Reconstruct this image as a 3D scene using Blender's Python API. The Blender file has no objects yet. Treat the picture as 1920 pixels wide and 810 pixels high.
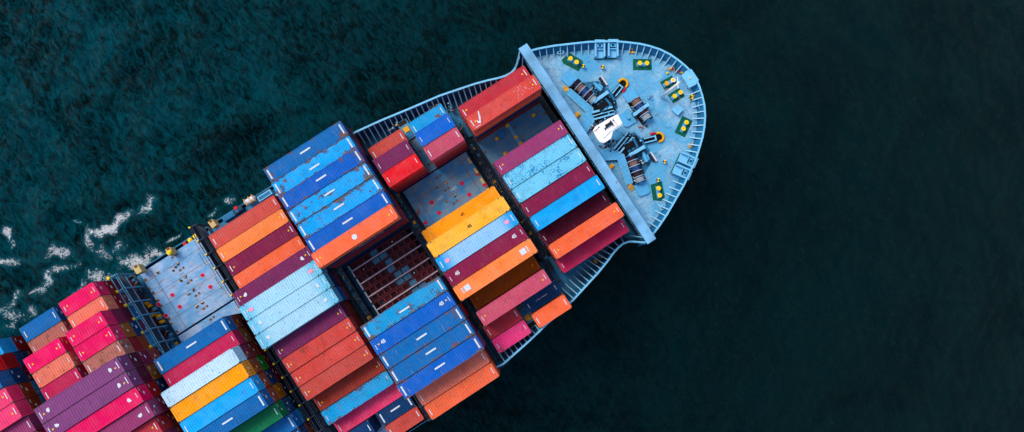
import bpy, math, random
import numpy as np
from mathutils import Matrix, Vector
random.seed(7); rng = np.random.default_rng(5)
R = math.radians
scene = bpy.context.scene
COL = scene.collection
TH = R(32.95)                                  # heading of the ship
OFF = (-4.95, 7.64)                            # world position of the ship's origin (on its centreline)
CT, ST = math.cos(TH), math.sin(TH)
def W(u, y, z): return (u*CT - y*ST + OFF[0], u*ST + y*CT + OFF[1], z)
P = 2.55                                       # spacing of the container rows across the ship
def row(k): return -(k+5.5)*P

# ------------------------------------------------------------------ helpers
class MB:
    def __init__(s): s.v=[]; s.f=[]; s.m=[]
    def add(s, vs, fs, mi=0):
        b=len(s.v); s.v+=[tuple(p) for p in vs]; s.f+=[tuple(b+i for i in f) for f in fs]; s.m+=[mi]*len(fs); return s
    def box(s, x0,x1,y0,y1,z0,z1, mi=0, rot=0, c=None):
        vs=[(x,y,z) for x in (x0,x1) for y in (y0,y1) for z in (z0,z1)]
        if rot or c:
            cx,cy=c if c else (0,0); ca,sa=math.cos(rot),math.sin(rot)
            vs=[(cx+x*ca-y*sa, cy+x*sa+y*ca, z) for x,y,z in vs]
        return s.add(vs,[(0,1,3,2),(4,6,7,5),(0,4,5,1),(2,3,7,6),(0,2,6,4),(1,5,7,3)],mi)
    def bar(s, a, b, w, h, mi=0):              # rectangular bar from a to b
        a=Vector(a); b=Vector(b); d=(b-a).normalized()
        up=Vector((0,0,1)) if abs(d.z)<.95 else Vector((1,0,0))
        sx=d.cross(up).normalized()*w/2; sz=sx.cross(d).normalized()*h/2
        vs=[p+i*sx+j*sz for p in (a,b) for i,j in ((-1,-1),(1,-1),(1,1),(-1,1))]
        return s.add(vs,[(0,1,2,3),(7,6,5,4),(0,4,5,1),(1,5,6,2),(2,6,7,3),(3,7,4,0)],mi)
    def tube(s, a, b, r, r2=None, n=10, mi=0, caps=True):
        r2=r if r2 is None else r2
        a=Vector(a); b=Vector(b); d=(b-a).normalized()
        up=Vector((0,0,1)) if abs(d.z)<.95 else Vector((1,0,0))
        x=d.cross(up).normalized(); y=d.cross(x)
        vs=[];
        for p,q in ((a,r),(b,r2)):
            for i in range(n):
                t=2*math.pi*i/n; vs.append(p+x*q*math.cos(t)+y*q*math.sin(t))
        fs=[(i,(i+1)%n,n+(i+1)%n,n+i) for i in range(n)]
        if caps: fs+=[tuple(range(n))[::-1],tuple(range(n,2*n))]
        return s.add(vs,fs,mi)
    def prism(s, pts, z0, z1, mi=0):
        n=len(pts); vs=[(x,y,z0) for x,y in pts]+[(x,y,z1) for x,y in pts]
        return s.add(vs,[tuple(range(n))[::-1],tuple(range(n,2*n))]+[(i,(i+1)%n,n+(i+1)%n,n+i) for i in range(n)],mi)
    def torus(s, c, R0, r, n=20, m=8, mi=0, a0=0, a1=2*math.pi):
        vs=[];fs=[]; full=abs(a1-a0-2*math.pi)<1e-6; N=n if full else n+1
        for i in range(N):
            t=a0+(a1-a0)*i/n
            for j in range(m):
                q=2*math.pi*j/m; rr=R0+r*math.cos(q)
                vs.append((c[0]+rr*math.cos(t),c[1]+rr*math.sin(t),c[2]+r*math.sin(q)))
        for i in range(n):
            i2=(i+1)%N
            for j in range(m): fs.append((i*m+j,i2*m+j,i2*m+(j+1)%m,i*m+(j+1)%m))
        return s.add(vs,fs,mi)
    def mesh(s, name, mats, smooth=False):
        me=bpy.data.meshes.new(name); me.from_pydata(s.v,[],s.f)
        for m in (mats if isinstance(mats,(list,tuple)) else [mats]): me.materials.append(m)
        if len(set(s.m))>1: me.polygons.foreach_set('material_index',s.m)
        if smooth: me.polygons.foreach_set('use_smooth',[True]*len(s.f))
        me.update(); return me
def link(name, data, parent=None, loc=(0,0,0), rz=0, color=None):
    o=bpy.data.objects.new(name,data); COL.objects.link(o); o.location=loc; o.rotation_euler=(0,0,rz)
    if parent: o.parent=parent
    if color: o.color=color
    return o
def tag(o,label,cat,group=None,kind=None):
    if label: o['label']=label
    if cat: o['category']=cat
    if group: o['group']=group
    if kind: o['kind']=kind
    return o
def thing(name,label,cat,u,y,z,rz=0,group=None):
    o=link(name,None,None,W(u,y,z),TH+rz); o.empty_display_size=.5; return tag(o,label,cat,group)

# ------------------------------------------------------------------ materials
def lin(c):
    return tuple(((x/255)/12.92 if x/255<=.04045 else ((x/255+.055)/1.055)**2.4) for x in c)
class NT:
    def __init__(s,name):
        s.mat=bpy.data.materials.new(name); s.mat.use_nodes=True; s.t=s.mat.node_tree; s.n=s.t.nodes; s.l=s.t.links
        s.b=s.n['Principled BSDF']
    def node(s,t,**k):
        n=s.n.new(t)
        for a,v in k.items(): setattr(n,a,v)
        return n
    def sock(s,i,v):
        if isinstance(v,bpy.types.NodeSocket): s.l.new(v,i)
        elif v is not None: i.default_value=v
    def math(s,op,a,b=0.,c=None,clamp=False):
        n=s.node('ShaderNodeMath',operation=op,use_clamp=clamp); s.sock(n.inputs[0],a); s.sock(n.inputs[1],b)
        if c is not None: s.sock(n.inputs[2],c)
        return n.outputs[0]
    def mix(s,f,a,b,mode='MIX'):
        n=s.node('ShaderNodeMix',data_type='RGBA',blend_type=mode); s.sock(n.inputs['Factor'],f)
        for i,v in ((6,a),(7,b)):
            if isinstance(v,tuple) and len(v)==3: v=(*v,1)
            s.sock(n.inputs[i],v)
        return n.outputs[2]
    def noise(s,vec,scale,detail=4,rough=.6,dist=0):
        n=s.node('ShaderNodeTexNoise'); s.sock(n.inputs['Vector'],vec); n.inputs['Scale'].default_value=scale
        n.inputs['Detail'].default_value=detail; n.inputs['Roughness'].default_value=rough; n.inputs['Distortion'].default_value=dist
        return n.outputs['Fac']
    def ramp(s,v,a,b,to0=0.,to1=1.):
        n=s.node('ShaderNodeMapRange',interpolation_type='SMOOTHSTEP'); s.sock(n.inputs['Value'],v)
        s.sock(n.inputs['From Min'],a); s.sock(n.inputs['From Max'],b); n.inputs['To Min'].default_value=to0; n.inputs['To Max'].default_value=to1
        return n.outputs[0]
    def vec(s,src,scale=(1,1,1),off=None):
        n=s.node('ShaderNodeMapping'); s.sock(n.inputs['Vector'],src); n.inputs['Scale'].default_value=scale
        if off is not None: s.sock(n.inputs['Location'],off)
        return n.outputs[0]
    def bump(s,h,dist=.01,strength=1.):
        n=s.node('ShaderNodeBump'); s.sock(n.inputs['Height'],h); n.inputs['Distance'].default_value=dist; n.inputs['Strength'].default_value=strength
        s.l.new(n.outputs[0],s.b.inputs['Normal'])
def plain(name,rgb,rough=.55,var=.25,scale=1.5,rust=0.,metal=0.,dark=.5,spec=.12):
    m=NT(name); tc=m.node('ShaderNodeTexCoord').outputs['Object']
    c=lin(rgb)
    n=m.noise(tc,scale,6,.65); f=m.ramp(n,.35,.7)
    col=m.mix(m.math('MULTIPLY',f,var),c,tuple(x*dark for x in c))
    if rust:
        r=m.ramp(m.noise(m.vec(tc,(1,1,1),(7,3,1)),scale*1.7,8,.75),.66-rust*.22,.74-rust*.2)
        col=m.mix(m.math('MULTIPLY',r,.85),col,m.mix(m.noise(tc,9,3),(.10,.035,.012),(.22,.09,.03)))
    m.sock(m.b.inputs['Base Color'],col); m.b.inputs['Roughness'].default_value=rough; m.b.inputs['Metallic'].default_value=metal
    m.b.inputs['Specular IOR Level'].default_value=spec
    return m.mat

def container_mat(name,style):
    m=NT(name); tc=m.node('ShaderNodeTexCoord').outputs['Object']; oi=m.node('ShaderNodeObjectInfo')
    off=m.node('ShaderNodeCombineXYZ'); 
    r=oi.outputs['Random']
    m.sock(off.inputs[0],m.math('MULTIPLY',r,91.)); m.sock(off.inputs[1],m.math('MULTIPLY',r,57.)); m.sock(off.inputs[2],m.math('MULTIPLY',r,33.))
    p=m.vec(tc,(1,1,1),off.outputs[0]); wear=oi.outputs['Alpha']
    col=oi.outputs['Color']
    hsv=m.node('ShaderNodeHueSaturation'); m.sock(hsv.inputs['Color'],col)
    m.sock(hsv.inputs['Value'],m.math('ADD',.86,m.math('MULTIPLY',m.noise(p,.35,3,.5),.28)))
    m.sock(hsv.inputs['Saturation'],m.math('ADD',1.05,m.math('MULTIPLY',m.noise(p,.5,2,.5),-.12)))
    col=hsv.outputs[0]
    # chalky paint in soft streaks running down the corrugation
    streak=m.noise(m.vec(p,(5,.5,.5)),1.,4,.7)
    col=m.mix(m.math('MULTIPLY',m.ramp(streak,.5,.8),.07),col,(.55,.55,.56))
    # road and stack grime
    grime=m.ramp(m.noise(p,.8,8,.72),.48,.70)
    col=m.mix(m.math('MULTIPLY',grime,.50),col,m.mix(.5,col,(.03,.022,.02)))
    fine=m.ramp(m.noise(p,6,6,.7),.60,.72)
    col=m.mix(m.math('MULTIPLY',fine,m.math('ADD',.08,m.math('MULTIPLY',wear,.25))),col,(.08,.045,.03))
    sep=m.node('ShaderNodeSeparateXYZ'); m.sock(sep.inputs[0],tc)
    if style=='paint':
        rr=m.math('ADD',m.noise(m.vec(p,(1.6,.7,.8)),.9,8,.75),m.math('MULTIPLY',wear,.16))
        rust=m.ramp(rr,.665,.70)
        col=m.mix(m.math('MULTIPLY',rust,.8),col,m.mix(m.noise(p,8,4),(.07,.035,.025),(.20,.085,.045)))
    if style=='bleached':
        pale=m.ramp(m.math('ABSOLUTE',sep.outputs[0]),6.4,4.0)
        col=m.mix(m.math('MULTIPLY',pale,m.math('ADD',.45,m.math('MULTIPLY',m.noise(p,.6,5,.6),.5))),col,m.mix(.55,col,(.66,.78,.82)))
        col=m.mix(m.math('MULTIPLY',m.ramp(m.noise(p,3.2,3,.6),.64,.68),.7),col,lin((20,120,180)))
        e=m.math('SUBTRACT',m.math('ABSOLUTE',sep.outputs[1]),1.0)
        rust=m.ramp(m.math('ADD',m.noise(m.vec(p,(1.5,1,1)),1.6,8,.75),m.math('MULTIPLY',e,.35)),.64,.70)
        col=m.mix(m.math('MULTIPLY',rust,.85),col,(.16,.09,.04))
    if style=='peeling':
        # paint peeled in blocks from the edges, older dark paint and rust beneath
        ax=m.math('ABSOLUTE',sep.outputs[0]); ay=m.math('ABSOLUTE',sep.outputs[1])
        e=m.math('MULTIPLY',m.ramp(ay,.7,1.2),.10); e2=m.math('MULTIPLY',m.ramp(ax,4.6,6.8),.07)
        snap=m.node('ShaderNodeVectorMath',operation='SNAP'); m.sock(snap.inputs[0],p); snap.inputs[1].default_value=(.3,.05,1)
        base=m.noise(snap.outputs[0],.55,6,.7)
        v=m.math('ADD',m.math('ADD',base,e),m.math('ADD',e2,m.math('MULTIPLY',wear,.10)))
        old=m.ramp(v,.635,.645)
        col=m.mix(m.math('MULTIPLY',old,.9),col,m.mix(m.ramp(m.noise(p,1.3,3),.45,.55),lin((45,85,125)),lin((112,72,62))))
        st=m.ramp(m.noise(m.vec(p,(7,.6,1)),.9,5,.7),.60,.66)
        st=m.math('MULTIPLY',st,m.ramp(m.noise(m.vec(p,(1,1,1)),.28,2,.5),.52,.6))
        col=m.mix(m.math('MULTIPLY',st,.8),col,m.mix(m.noise(p,5,2),(.33,.26,.2),(.22,.11,.05)))
        rim=m.math('MULTIPLY',m.ramp(v,.72,.75),.8)
        col=m.mix(rim,col,(.20,.10,.045))
    if style=='flaked':
        vo=m.node('ShaderNodeTexVoronoi'); m.sock(vo.inputs['Vector'],p); vo.inputs['Scale'].default_value=3.4; vo.inputs['Randomness'].default_value=1
        dens=m.noise(m.vec(p,(.8,1,1)),.42,4,.6)
        spots=m.ramp(m.math('ADD',m.noise(p,3.3,4,.75),m.math('MULTIPLY',dens,.8)),.99,1.02)
        col=m.mix(m.math('MULTIPLY',spots,.9),col,lin((10,112,165)))
    m.sock(m.b.inputs['Base Color'],col); m.b.inputs['Roughness'].default_value=.6; m.b.inputs['Specular IOR Level'].default_value=.10
    m.bump(m.noise(p,1.1,3,.5),.05,.35)
    return m.mat
CM={s:container_mat('container_'+s,s) for s in ('paint','bleached','peeling','flaked')}
M={}
M['white']=plain('white_marking',(205,212,218),.6,.25,2.5)
M['ywl']=plain('yellow_marking',(240,190,30),.6,.2,2)
M['blk']=plain('black_marking',(30,28,26),.7,.2,2)
M['steel']=plain('galvanised_bar',(120,125,130),.5,.4,3,metal=.3)
M['cast']=plain('corner_casting',(92,88,88),.7,.5,3,rust=.3)
M['rustfr']=plain('rusty_casting',(150,120,100),.7,.6,4,rust=.8)
M['gasket']=plain('underside',(45,42,40),.8)

def deck_mat():
    m=NT('blue_deck_paint'); tc=m.node('ShaderNodeTexCoord').outputs['Object']
    a=lin((80,160,200)); b=lin((146,186,208))
    big=m.ramp(m.noise(tc,.16,5,.6,.6),.42,.60)
    fin=m.noise(tc,1.4,8,.75,.4)
    col=m.mix(m.math('MULTIPLY',big,m.ramp(fin,.32,.62)),a,b)
    col=m.mix(m.math('MULTIPLY',m.ramp(m.noise(m.vec(tc,(1,1,1),(3,9,0)),.5,8,.78,1.),.50,.62),.55),col,lin((138,158,172)))
    scuff=m.ramp(m.noise(m.vec(tc,(1,1,1),(5,1,2)),3.1,6,.8,2.),.63,.67)
    col=m.mix(m.math('MULTIPLY',scuff,.55),col,lin((196,212,222)))
    stain=m.ramp(m.noise(m.vec(tc,(1,1,1),(11,2,2)),.33,7,.75,1.2),.60,.70)
    col=m.mix(m.math('MULTIPLY',stain,.5),col,lin((128,112,118)))
    dirt=m.ramp(m.noise(m.vec(tc,(1,1,1),(1,22,2)),.9,9,.8,.6),.58,.63)
    col=m.mix(m.math('MULTIPLY',dirt,.6),col,lin((45,98,128)))
    run=m.ramp(m.noise(m.vec(tc,(.5,3.2,1),(6,2,2)),1.1,8,.78,.5),.60,.66)
    col=m.mix(m.math('MULTIPLY',run,.42),col,lin((150,118,104)))
    sc=m.math('SUBTRACT',1.,m.math('MULTIPLY',m.math('ABSOLUTE',m.math('SUBTRACT',m.noise(m.vec(tc,(1,1,1),(13,3,2)),.7,5,.6,2.5),.5)),60.),clamp=True)
    col=m.mix(m.math('MULTIPLY',sc,.45),col,lin((58,100,126)))
    # welded plate seams
    br=m.node('ShaderNodeTexBrick'); m.sock(br.inputs['Vector'],m.vec(tc,(1,1,1),(1,.7,0))); br.inputs['Scale'].default_value=.14; br.inputs['Mortar Size'].default_value=.004
    br.inputs['Brick Width'].default_value=1.2; br.inputs['Row Height'].default_value=.45
    col=m.mix(m.math('MULTIPLY',br.outputs['Fac'],.5),col,lin((40,90,120)))
    m.sock(m.b.inputs['Base Color'],col); m.b.inputs['Roughness'].default_value=.6; m.b.inputs['Specular IOR Level'].default_value=.12
    m.bump(m.noise(tc,1.2,5,.6),.03,.3); return m.mat
def hatch_mat(name,a,b,rust=.5):
    m=NT(name); tc=m.node('ShaderNodeTexCoord').outputs['Object']
    f=m.ramp(m.noise(m.vec(tc,(.5,1,1)),.5,7,.7,.5),.38,.62)
    col=m.mix(f,lin(a),lin(b))
    st=m.ramp(m.noise(m.vec(tc,(.35,2.6,1)),.9,7,.75,.4),.58,.66)
    col=m.mix(m.math('MULTIPLY',st,.62*rust+.12),col,lin((130,102,98)))
    ru=m.ramp(m.noise(m.vec(tc,(1,1,1),(4,8,0)),1.0,9,.8,.8),.63-.05*rust,.68)
    col=m.mix(m.math('MULTIPLY',ru,.75*rust),col,lin((138,96,62)))
    wh=m.ramp(m.noise(m.vec(tc,(1,1,1),(9,8,0)),2.6,8,.8),.62,.68)
    col=m.mix(m.math('MULTIPLY',wh,.35),col,lin((190,200,215)))
    sp=m.ramp(m.noise(m.vec(tc,(1,1,1),(2,8,0)),4,3,.6),.69,.71)
    col=m.mix(m.math('MULTIPLY',sp,.8),col,lin((30,45,60)))
    m.sock(m.b.inputs['Base Color'],col); m.b.inputs['Roughness'].default_value=.6; m.b.inputs['Specular IOR Level'].default_value=.12
    m.bump(m.noise(tc,1.5,5,.6),.03,.4); return m.mat
M['deck']=deck_mat()
M['hatch5']=hatch_mat('hatch_light_blue',(94,156,202),(150,176,208),1.5)
M['hatch2']=hatch_mat('hatch_blue',(44,122,172),(104,134,152),1.5)
M['hatch1']=hatch_mat('hatch_dim_blue',(52,110,146),(84,120,142),.5)
M['blue']=plain('light_blue_steel',(84,168,212),.5,.35,1.3,rust=.05)
M['beam']=plain('breakwater_top',(120,180,220),.55,.8,.35,rust=.03,dark=.55)
M['rail']=plain('rail_cap',(118,190,226),.5,.3,1.,rust=.05)
M['brk']=plain('bracket_flange',(150,205,232),.5,.3,1.)
M['blued']=plain('blue_steel_worn',(34,112,158),.55,.5,1.4,rust=.12)
M['side']=plain('side_deck_blue',(52,122,162),.65,.6,.7,rust=.15)
M['bridge']=plain('lashing_bridge_blue',(84,146,178),.6,.5,1.2,rust=.25)
M['bridged']=plain('lashing_bridge_dark',(48,62,78),.7,.6,1.2,rust=.3)
M['dark']=plain('dark_steel',(34,42,52),.5,.5,2,metal=.2)
M['black']=plain('black_grease',(14,15,18),.4,.3,2)
M['hull']=plain('hull_paint',(40,86,122),.45,.4,.3,rust=.08)
M['boot']=plain('hull_antifouling',(120,34,30),.6,.4,.3,rust=.1)
M['greasy']=plain('greasy_deck',(50,112,150),.5,.95,.9,rust=.25,dark=.25)
M['green']=plain('green_pad',(6,88,66),.6,.3,1.5)
M['yel']=plain('safety_yellow',(246,205,20),.5,.25,2)
M['yelo']=plain('yellow_orange_paint',(235,165,20),.5,.4,2,rust=.15)
M['cream']=plain('cream_box',(205,180,120),.6,.4,2,rust=.3)
M['red']=plain('red_socket',(190,20,60),.6,.3,3)
M['redv']=plain('red_valve',(190,30,35),.5,.3,3)
M['mastw']=plain('white_mast_paint',(244,240,240),.5,.12,1.2)
M['rope']=plain('rope_brown',(165,128,118),.85,.6,6)
M['ropew']=plain('rope_white',(196,200,206),.85,.5,7)
M['roped']=plain('rope_dark',(58,40,62),.85,.5,6)
M['ropeb']=plain('rope_blue',(45,80,150),.85,.5,6)
M['rackr']=plain('maroon_frame',(118,44,56),.6,.4,3,rust=.15)
M['rackw']=plain('pale_rail',(200,196,208),.5,.35,2,rust=.15)
M['rackd']=plain('maroon_brace',(92,40,50),.7,.4,3)
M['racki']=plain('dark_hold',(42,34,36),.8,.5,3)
M['rackb']=plain('blue_tank_top',(72,128,160),.5,.5,1.5)
M['rustd']=plain('rust_brown',(120,82,52),.8,.6,3,rust=.5)

# ------------------------------------------------------------------ containers
H0=2.6; WD=2.438
LEN={'20':6.058,'40':12.192,'45':13.716}
def corr(a,b,pitch,depth):                     # trapezoid profile along a line
    n=max(1,round((b-a)/pitch)); p=(b-a)/n; pts=[]
    for i in range(n):
        x=a+i*p
        pts+=[(x,0),(x+p*.32,0),(x+p*.5,-depth),(x+p*.82,-depth)]
    pts.append((b,0)); return pts
def strip(mb,prof,place):
    vs=[];
    for t,d in prof: vs+=place(t,d)
    fs=[(2*i,2*i+2,2*i+3,2*i+1) for i in range(len(prof)-1)]
    mb.add(vs,fs)
TPL={}
def template(L):
    h=L/2; w=WD/2; T={}
    f=MB()
    for sx in (-1,1):
        for sy in (-1,1):
            f.box(min(sx*h,sx*(h-.16)),max(sx*h,sx*(h-.16)),min(sy*w,sy*(w-.14)),max(sy*w,sy*(w-.14)),.12,H0-.12)
    for sy in (-1,1):
        f.box(-h+.16,h-.16,min(sy*w,sy*(w-.06)),max(sy*w,sy*(w-.06)),H0-.075,H0-.012)
        f.box(-h+.16,h-.16,min(sy*w,sy*(w-.07)),max(sy*w,sy*(w-.07)),.02,.17)
    for sx in (-1,1):
        f.box(min(sx*h,sx*(h-.26)),max(sx*h,sx*(h-.26)),-w+.14,w-.14,H0-.12,H0-.006)
        f.box(min(sx*h,sx*(h-.14)),max(sx*h,sx*(h-.14)),-w+.14,w-.14,.02,.17)
    if L>13: # 45-foot units carry extra lifting posts at the 40-foot positions
        for sx in (-1,1):
            f.box(sx*6.1-.1,sx*6.1+.1,-w+.06,w-.06,H0-.07,H0-.006)
    c=f
    xs=[h-.09] if L<13 else [h-.09,6.1]
    for x in xs:
        for sx in (-1,1):
            for sy in (-1,1):
                for z0 in (0,H0-.12):
                    c.box(sx*x-.093,sx*x+.093,sy*(w-.08)-.086,sy*(w-.08)+.086,z0,z0+.122,1)
    T['frame']=f
    r=MB(); strip(r,corr(-h+.26,h-.26,.40,.055),lambda t,d:[(t,-w+.05,H0-.016+d),(t,w-.05,H0-.016+d)]); T['roof']=r
    for s in (-1,1):
        m=MB(); strip(m,corr(-h+.16,h-.16,.30,.045),lambda t,d,s=s:[(t,s*(w-.012+d),.16),(t,s*(w-.012+d),H0-.07)]); T['side_wall%d'%s]=m
    m=MB(); strip(m,corr(-w+.14,w-.14,.26,.05),lambda t,d:[(h-.015+d,t,.16),(h-.015+d,t,H0-.1)]); T['front_wall']=m
    for s in (-1,1):
        m=MB(); a,b=(0.006,w-.145) if s>0 else (-w+.145,-.006)
        m.box(-h+.02,-h+.07,a,b,.17,H0-.125)
        for z in (.6,1.2,1.85): m.box(-h+.008,-h+.02,a+.06,b-.06,z,z+.22)
        T['door%d'%s]=m
    m=MB()
    for y in (-.85,-.4,.4,.85): m.tube((-h-.012,y,.12),(-h-.012,y,H0-.14),.022,n=6)
    for y in (-.85,-.4,.4,.85): m.bar((-h-.02,y,1.05),(-h-.02,y+(-.3 if y>0 else .3),1.05),.03,.05)
    T['locking_bars']=m
    m=MB(); m.box(-h+.02,h-.02,-w+.06,w-.06,.05,.12); T['floor']=m
    out={}
    for k,v in T.items():
        for st in (['paint'] if k!='roof' and not k.startswith('side') and k!='frame' else CM):
            mat={'corner_castings':M['cast'],'locking_bars':M['steel'],'floor':M['gasket']}.get(k,CM[st])
            if k=='frame': mat=[CM[st],M['cast']]
            out[k,st]=v.mesh(k.rstrip('-1'),mat)
    return out
for q,L in LEN.items(): TPL[q]=template(L)

def text_mesh(s,size,ext=.006,bold=.0):
    cu=bpy.data.curves.new('t','FONT'); cu.body=s; cu.size=size; cu.extrude=ext; cu.align_x='CENTER'; cu.align_y='CENTER'; cu.offset=bold
    o=bpy.data.objects.new('t',cu); COL.objects.link(o)
    me=bpy.data.meshes.new_from_object(o.evaluated_get(bpy.context.evaluated_depsgraph_get()))
    bpy.data.objects.remove(o); bpy.data.curves.remove(cu); me.materials.clear(); return me
T45W=text_mesh('45',.74,bold=.03); T45W.materials.append(M['white'])
T45B=text_mesh('45',.66,bold=.012); T45B.materials.append(M['blk'])
ZT=H0+.002
def dash(w,l):
    m=MB(); m.box(-w/2,w/2,-l/2,l/2,-.012,.004); return m.mesh('end_marking',M['white'])
DASH={'D':dash(.23,1.6),'d':dash(.13,1.05),'s':dash(.09,.8),'mid':dash(1.75,.25)}
tri=MB(); tri.prism([(-.16,-.14),(.16,-.14),(0,.18)],0,.012); TRI=tri.mesh('warning_triangle',M['ywl'])
def block_letters(n,w,h,seed):
    r=random.Random(seed); m=MB(); x=0
    for i in range(n):
        k=r.random()
        m.box(x,x+w*.22,0,h,0,.01)
        if k>.3: m.box(x+w*.22,x+w*.7,h*.78,h,0,.01)
        if k<.7: m.box(x+w*.22,x+w*.7,0,h*.2,0,.01)
        if k>.5: m.box(x+w*.48,x+w*.7,h*.2,h*.78,0,.01)
        x+=w*(1.0 if r.random()<.85 else 1.6)
    return m
LOGO=MB(); LOGO.prism([(.55*math.cos(t)*(1+.25*math.sin(3*t)),.5*math.sin(t)*(1+.2*math.cos(2*t))) for t in np.linspace(0,2*math.pi,11)[:-1]],0,.01)
LOGO=LOGO.mesh('round_emblem',M['white'])
PK=bpy.data.meshes.new('x')
pkm=plain('pink_marking',(240,150,180),.6,.2,3)
SQ=MB(); SQ.box(-.45,.45,-.45,.45,0,.01); 
for i in range(4): SQ.box(.62+.0,.95,-.42+i*.24,-.28+i*.24,0,.01)
SQM=SQ.mesh('square_emblem',M['white'])
SQ1=MB(); SQ1.prism([(.42*math.cos(t),.42*math.sin(t)) for t in np.linspace(0,2*math.pi,9)[:-1]],0,.01); SQ1=SQ1.mesh('round_patch',M['white'])
PKM=MB(); PKM.prism([(.4*math.cos(t),.34*math.sin(t)) for t in np.linspace(0,2*math.pi,9)[:-1]],0,.01); PKM=PKM.mesh('pink_emblem',pkm)

C=dict(magenta=(226,0,90),salmon=(224,114,92),blue=(0,98,164),royal=(0,92,184),cyan=(0,156,222),lightblue=(20,150,204),maroon=(128,24,66),
 orange=(238,102,60),lightorange=(244,128,62),brick=(192,72,62),redorange=(202,68,60),yellow=(240,152,0),paleyellow=(240,172,48),amber=(176,88,0),pink=(192,76,100),plum=(114,36,82),
 purple=(124,62,114),mauve=(148,54,104),navy=(0,56,104),green=(0,116,72),brightgreen=(6,130,24),white=(170,206,226),red=(220,18,34),crimson=(182,28,76),brown=(150,50,38),
 hotpink=(224,56,106),rosered=(182,46,60),darkmaroon=(84,12,44),paleblue=(104,188,218),tan=(168,100,88),rust=(142,62,32),darkred=(140,10,20),teal=(4,52,76),orangebrown=(158,86,12),strongpink=(220,50,116))
NAMES=dict(lightorange='light orange',royal='royal blue',cyan='bright blue',lightblue='light blue',redorange='red-orange',paleyellow='pale yellow',amber='dark amber',paleblue='pale blue',hotpink='hot pink',
 rosered='rose red',darkmaroon='very dark maroon',brightgreen='bright green',darkred='dark red',orangebrown='orange-brown',strongpink='blotchy pink',white='chalky white-blue')
BAYU={1:11.85,2:-2.85,3:-17.35,4:-32.4,5:-47.55,6:-61.9,7:-77.2}
ZB={1:18.2,2:18.2,3:15.0,4:15.0,5:15.0,6:15.0,7:15.0}
BLK={1:'block behind the crossbeam',2:'second block from bow',3:'third block from bow',4:'fourth block from bow',5:'fifth block from bow',6:'sixth block from bow',7:'sternmost block'}
ORD=['','first','second','third','fourth','fifth','sixth','seventh','eighth','ninth','tenth','eleventh','twelfth','thirteenth','fourteenth','fifteenth','sixteenth','seventeenth','eighteenth']
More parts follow.
